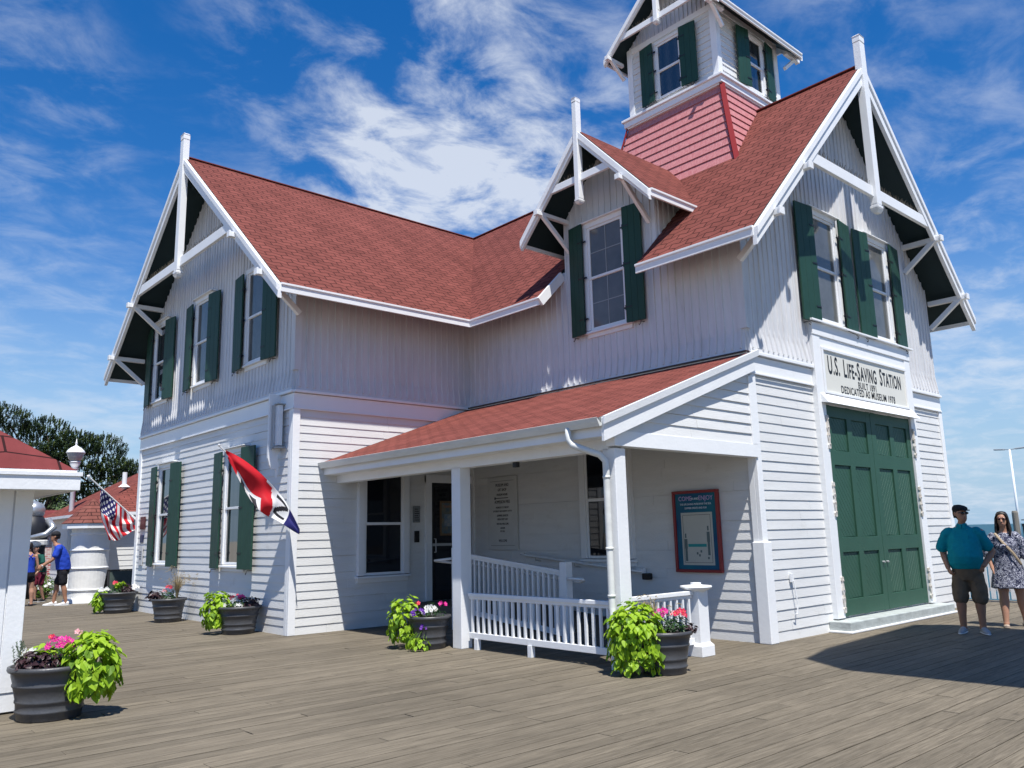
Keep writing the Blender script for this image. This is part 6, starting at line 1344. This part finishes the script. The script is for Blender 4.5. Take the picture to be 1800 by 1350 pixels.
# --- boy in green shirt
p = (5.78, 27.3, 0); F = Fig('person', 'boy in a dark green shirt and grey cap stooping beside the man in blue', p, math.radians(215), 1.72, vox=.011)
b = MB(); T, Rm = head(b, (0, .20, 1.60), 10, 1.0)
torso(b, [(.88, 0, -.03, .14, .10), (1.1, 0, .02, .14, .10), (1.32, 0, .10, .155, .10), (1.40, 0, .14, .12, .08), (1.45, 0, .16, .06, .055)])
arm(b, (.17, .10, 1.35), (.22, .16, 1.08), (.20, .32, .88), (.045, .035, .026)); hand(b, (.20, .32, .88), (-.1, .6, -.8), (-1, 0, 0), .4, .9, -1)
arm(b, (-.17, .10, 1.35), (-.22, .16, 1.08), (-.16, .34, .92), (.045, .035, .026)); hand(b, (-.16, .34, .92), (.1, .6, -.8), (1, 0, 0), .4, .9, 1)
leg(b, (-.08, -.03, .86), (-.10, .06, .48), (-.11, .0, .09), (.08, .052, .036)); leg(b, (.08, -.03, .86), (.09, .04, .48), (.10, -.10, .09), (.08, .052, .036))
F.add(b, 'body', SKIN, smooth=3)
g = MB(); torso(g, [(.88, 0, -.03, .155, .125), (1.0, 0, -.01, .158, .13), (1.18, 0, .04, .158, .125), (1.32, 0, .10, .168, .115), (1.40, 0, .14, .13, .09), (1.435, 0, .15, .08, .07)])
for sx in (-1, 1): chain(g, [((sx*.135, .10, 1.36), .070), ((sx*.18, .12, 1.29), .064), ((sx*.205, .14, 1.17), .07)], (0, 1, 0))
F.add(g, 't_shirt', mat('bottle_green_cloth', (.012, .085, .065), .8, .2, 12, .25), smooth=4)
g = MB(); torso(g, [(.72, 0, -.02, .13, .11), (.82, 0, -.03, .155, .125), (.92, 0, -.03, .152, .12)])
for sx, yy in ((-1, .04), (1, .02)): chain(g, [((sx*.075, -.02, .80), .09), ((sx*.09, yy, .62), .085), ((sx*.095, yy+.01, .53), .08)], (1, 0, 0))
F.add(g, 'shorts', mat('maroon_cloth', (.13, .012, .03), .8, .2, 12, .3), smooth=4)
cap(F, T, Rm, mat('grey_blue_cap_cloth', (.06, .075, .10), .8, .2, 20, .4)); shoe(F, (-.11, 0, 0), 0, BLK2, WHITE, .28); shoe(F, (.10, -.10, 0), 0, BLK2, WHITE, .28)
# --- woman in blue tank top, back turned
p = (5.17, 25.75, 0); F = Fig('person', 'woman in a blue tank top and black shorts turned away, half hidden by the kiosk', p, math.radians(100), 1.72, vox=.011)
b = MB(); T, Rm = head(b, (0, .06, 1.66), 10, .98)
torso(b, [(.90, 0, 0, .165, .125), (1.08, 0, .0, .135, .10), (1.3, 0, 0.01, .155, .10), (1.42, 0, .01, .145, .085), (1.47, 0, .01, .08, .06), (1.51, 0, .02, .06, .055)])
arm(b, (.175, 0, 1.40), (.22, .02, 1.12), (.16, .2, .98), (.046, .036, .026)); hand(b, (.16, .2, .98), (-.2, .9, .1), (-1, 0, 0), .4, .9, -1)
arm(b, (-.175, 0, 1.40), (-.24, .0, 1.12), (-.22, .12, .90), (.046, .036, .026)); hand(b, (-.22, .12, .90), (0, .3, -1), (1, 0, 0), .4, .9, 1)
leg(b, (-.09, 0, .88), (-.12, .0, .49), (-.13, -.03, .08), (.098, .062, .040)); leg(b, (.09, 0, .88), (.11, .02, .49), (.12, .02, .08), (.098, .062, .040))
F.add(b, 'body', SKIN, smooth=3)
g = MB(); torso(g, [(.93, 0, 0, .175, .135), (1.06, 0, 0, .152, .12), (1.2, 0, .01, .158, .12), (1.32, 0, .01, .162, .115), (1.36, 0, .01, .150, .105)]); F.add(g, 'tank_top', BLU, smooth=3)
g = MB()
for sx in (-1, 1): g.tube([(sx*.11, .08, 1.34), (sx*.095, .05, 1.46), (sx*.06, -.06, 1.44), (sx*-.05, -.105, 1.32)], .014, 8)
F.add(g, 'shoulder_strap', BLU, rem=False)
g = MB(); torso(g, [(.76, 0, 0, .15, .12), (.84, 0, 0, .178, .145), (.93, 0, 0, .172, .135), (.97, 0, 0, .158, .125)])
for sx in (-1, 1): chain(g, [((sx*.085, 0, .82), .105), ((sx*.10, 0, .70), .10)], (1, 0, 0))
F.add(g, 'shorts', BLK2, smooth=4, fold=.028)
g = MB(); g.loft([(T(0, -.01, .128), Rm @ Vector((.02, 0, 0)), Rm @ Vector((0, .02, 0))), (T(0, -.015, .115), Rm @ Vector((.06, 0, 0)), Rm @ Vector((0, .075, 0))), (T(0, -.02, .07), Rm @ Vector((.083, 0, 0)), Rm @ Vector((0, .095, 0))), (T(0, -.04, 0), Rm @ Vector((.088, 0, 0)), Rm @ Vector((0, .08, 0))), (T(0, -.05, -.07), Rm @ Vector((.075, 0, 0)), Rm @ Vector((0, .06, 0)))], 20); F.add(g, 'hair', HAIRD, rem=False)
shoe(F, (-.13, -.03, 0), 8, BLK2, None, .26, True, 'sandal'); shoe(F, (.12, .02, 0), -8, BLK2, None, .26, True, 'sandal')
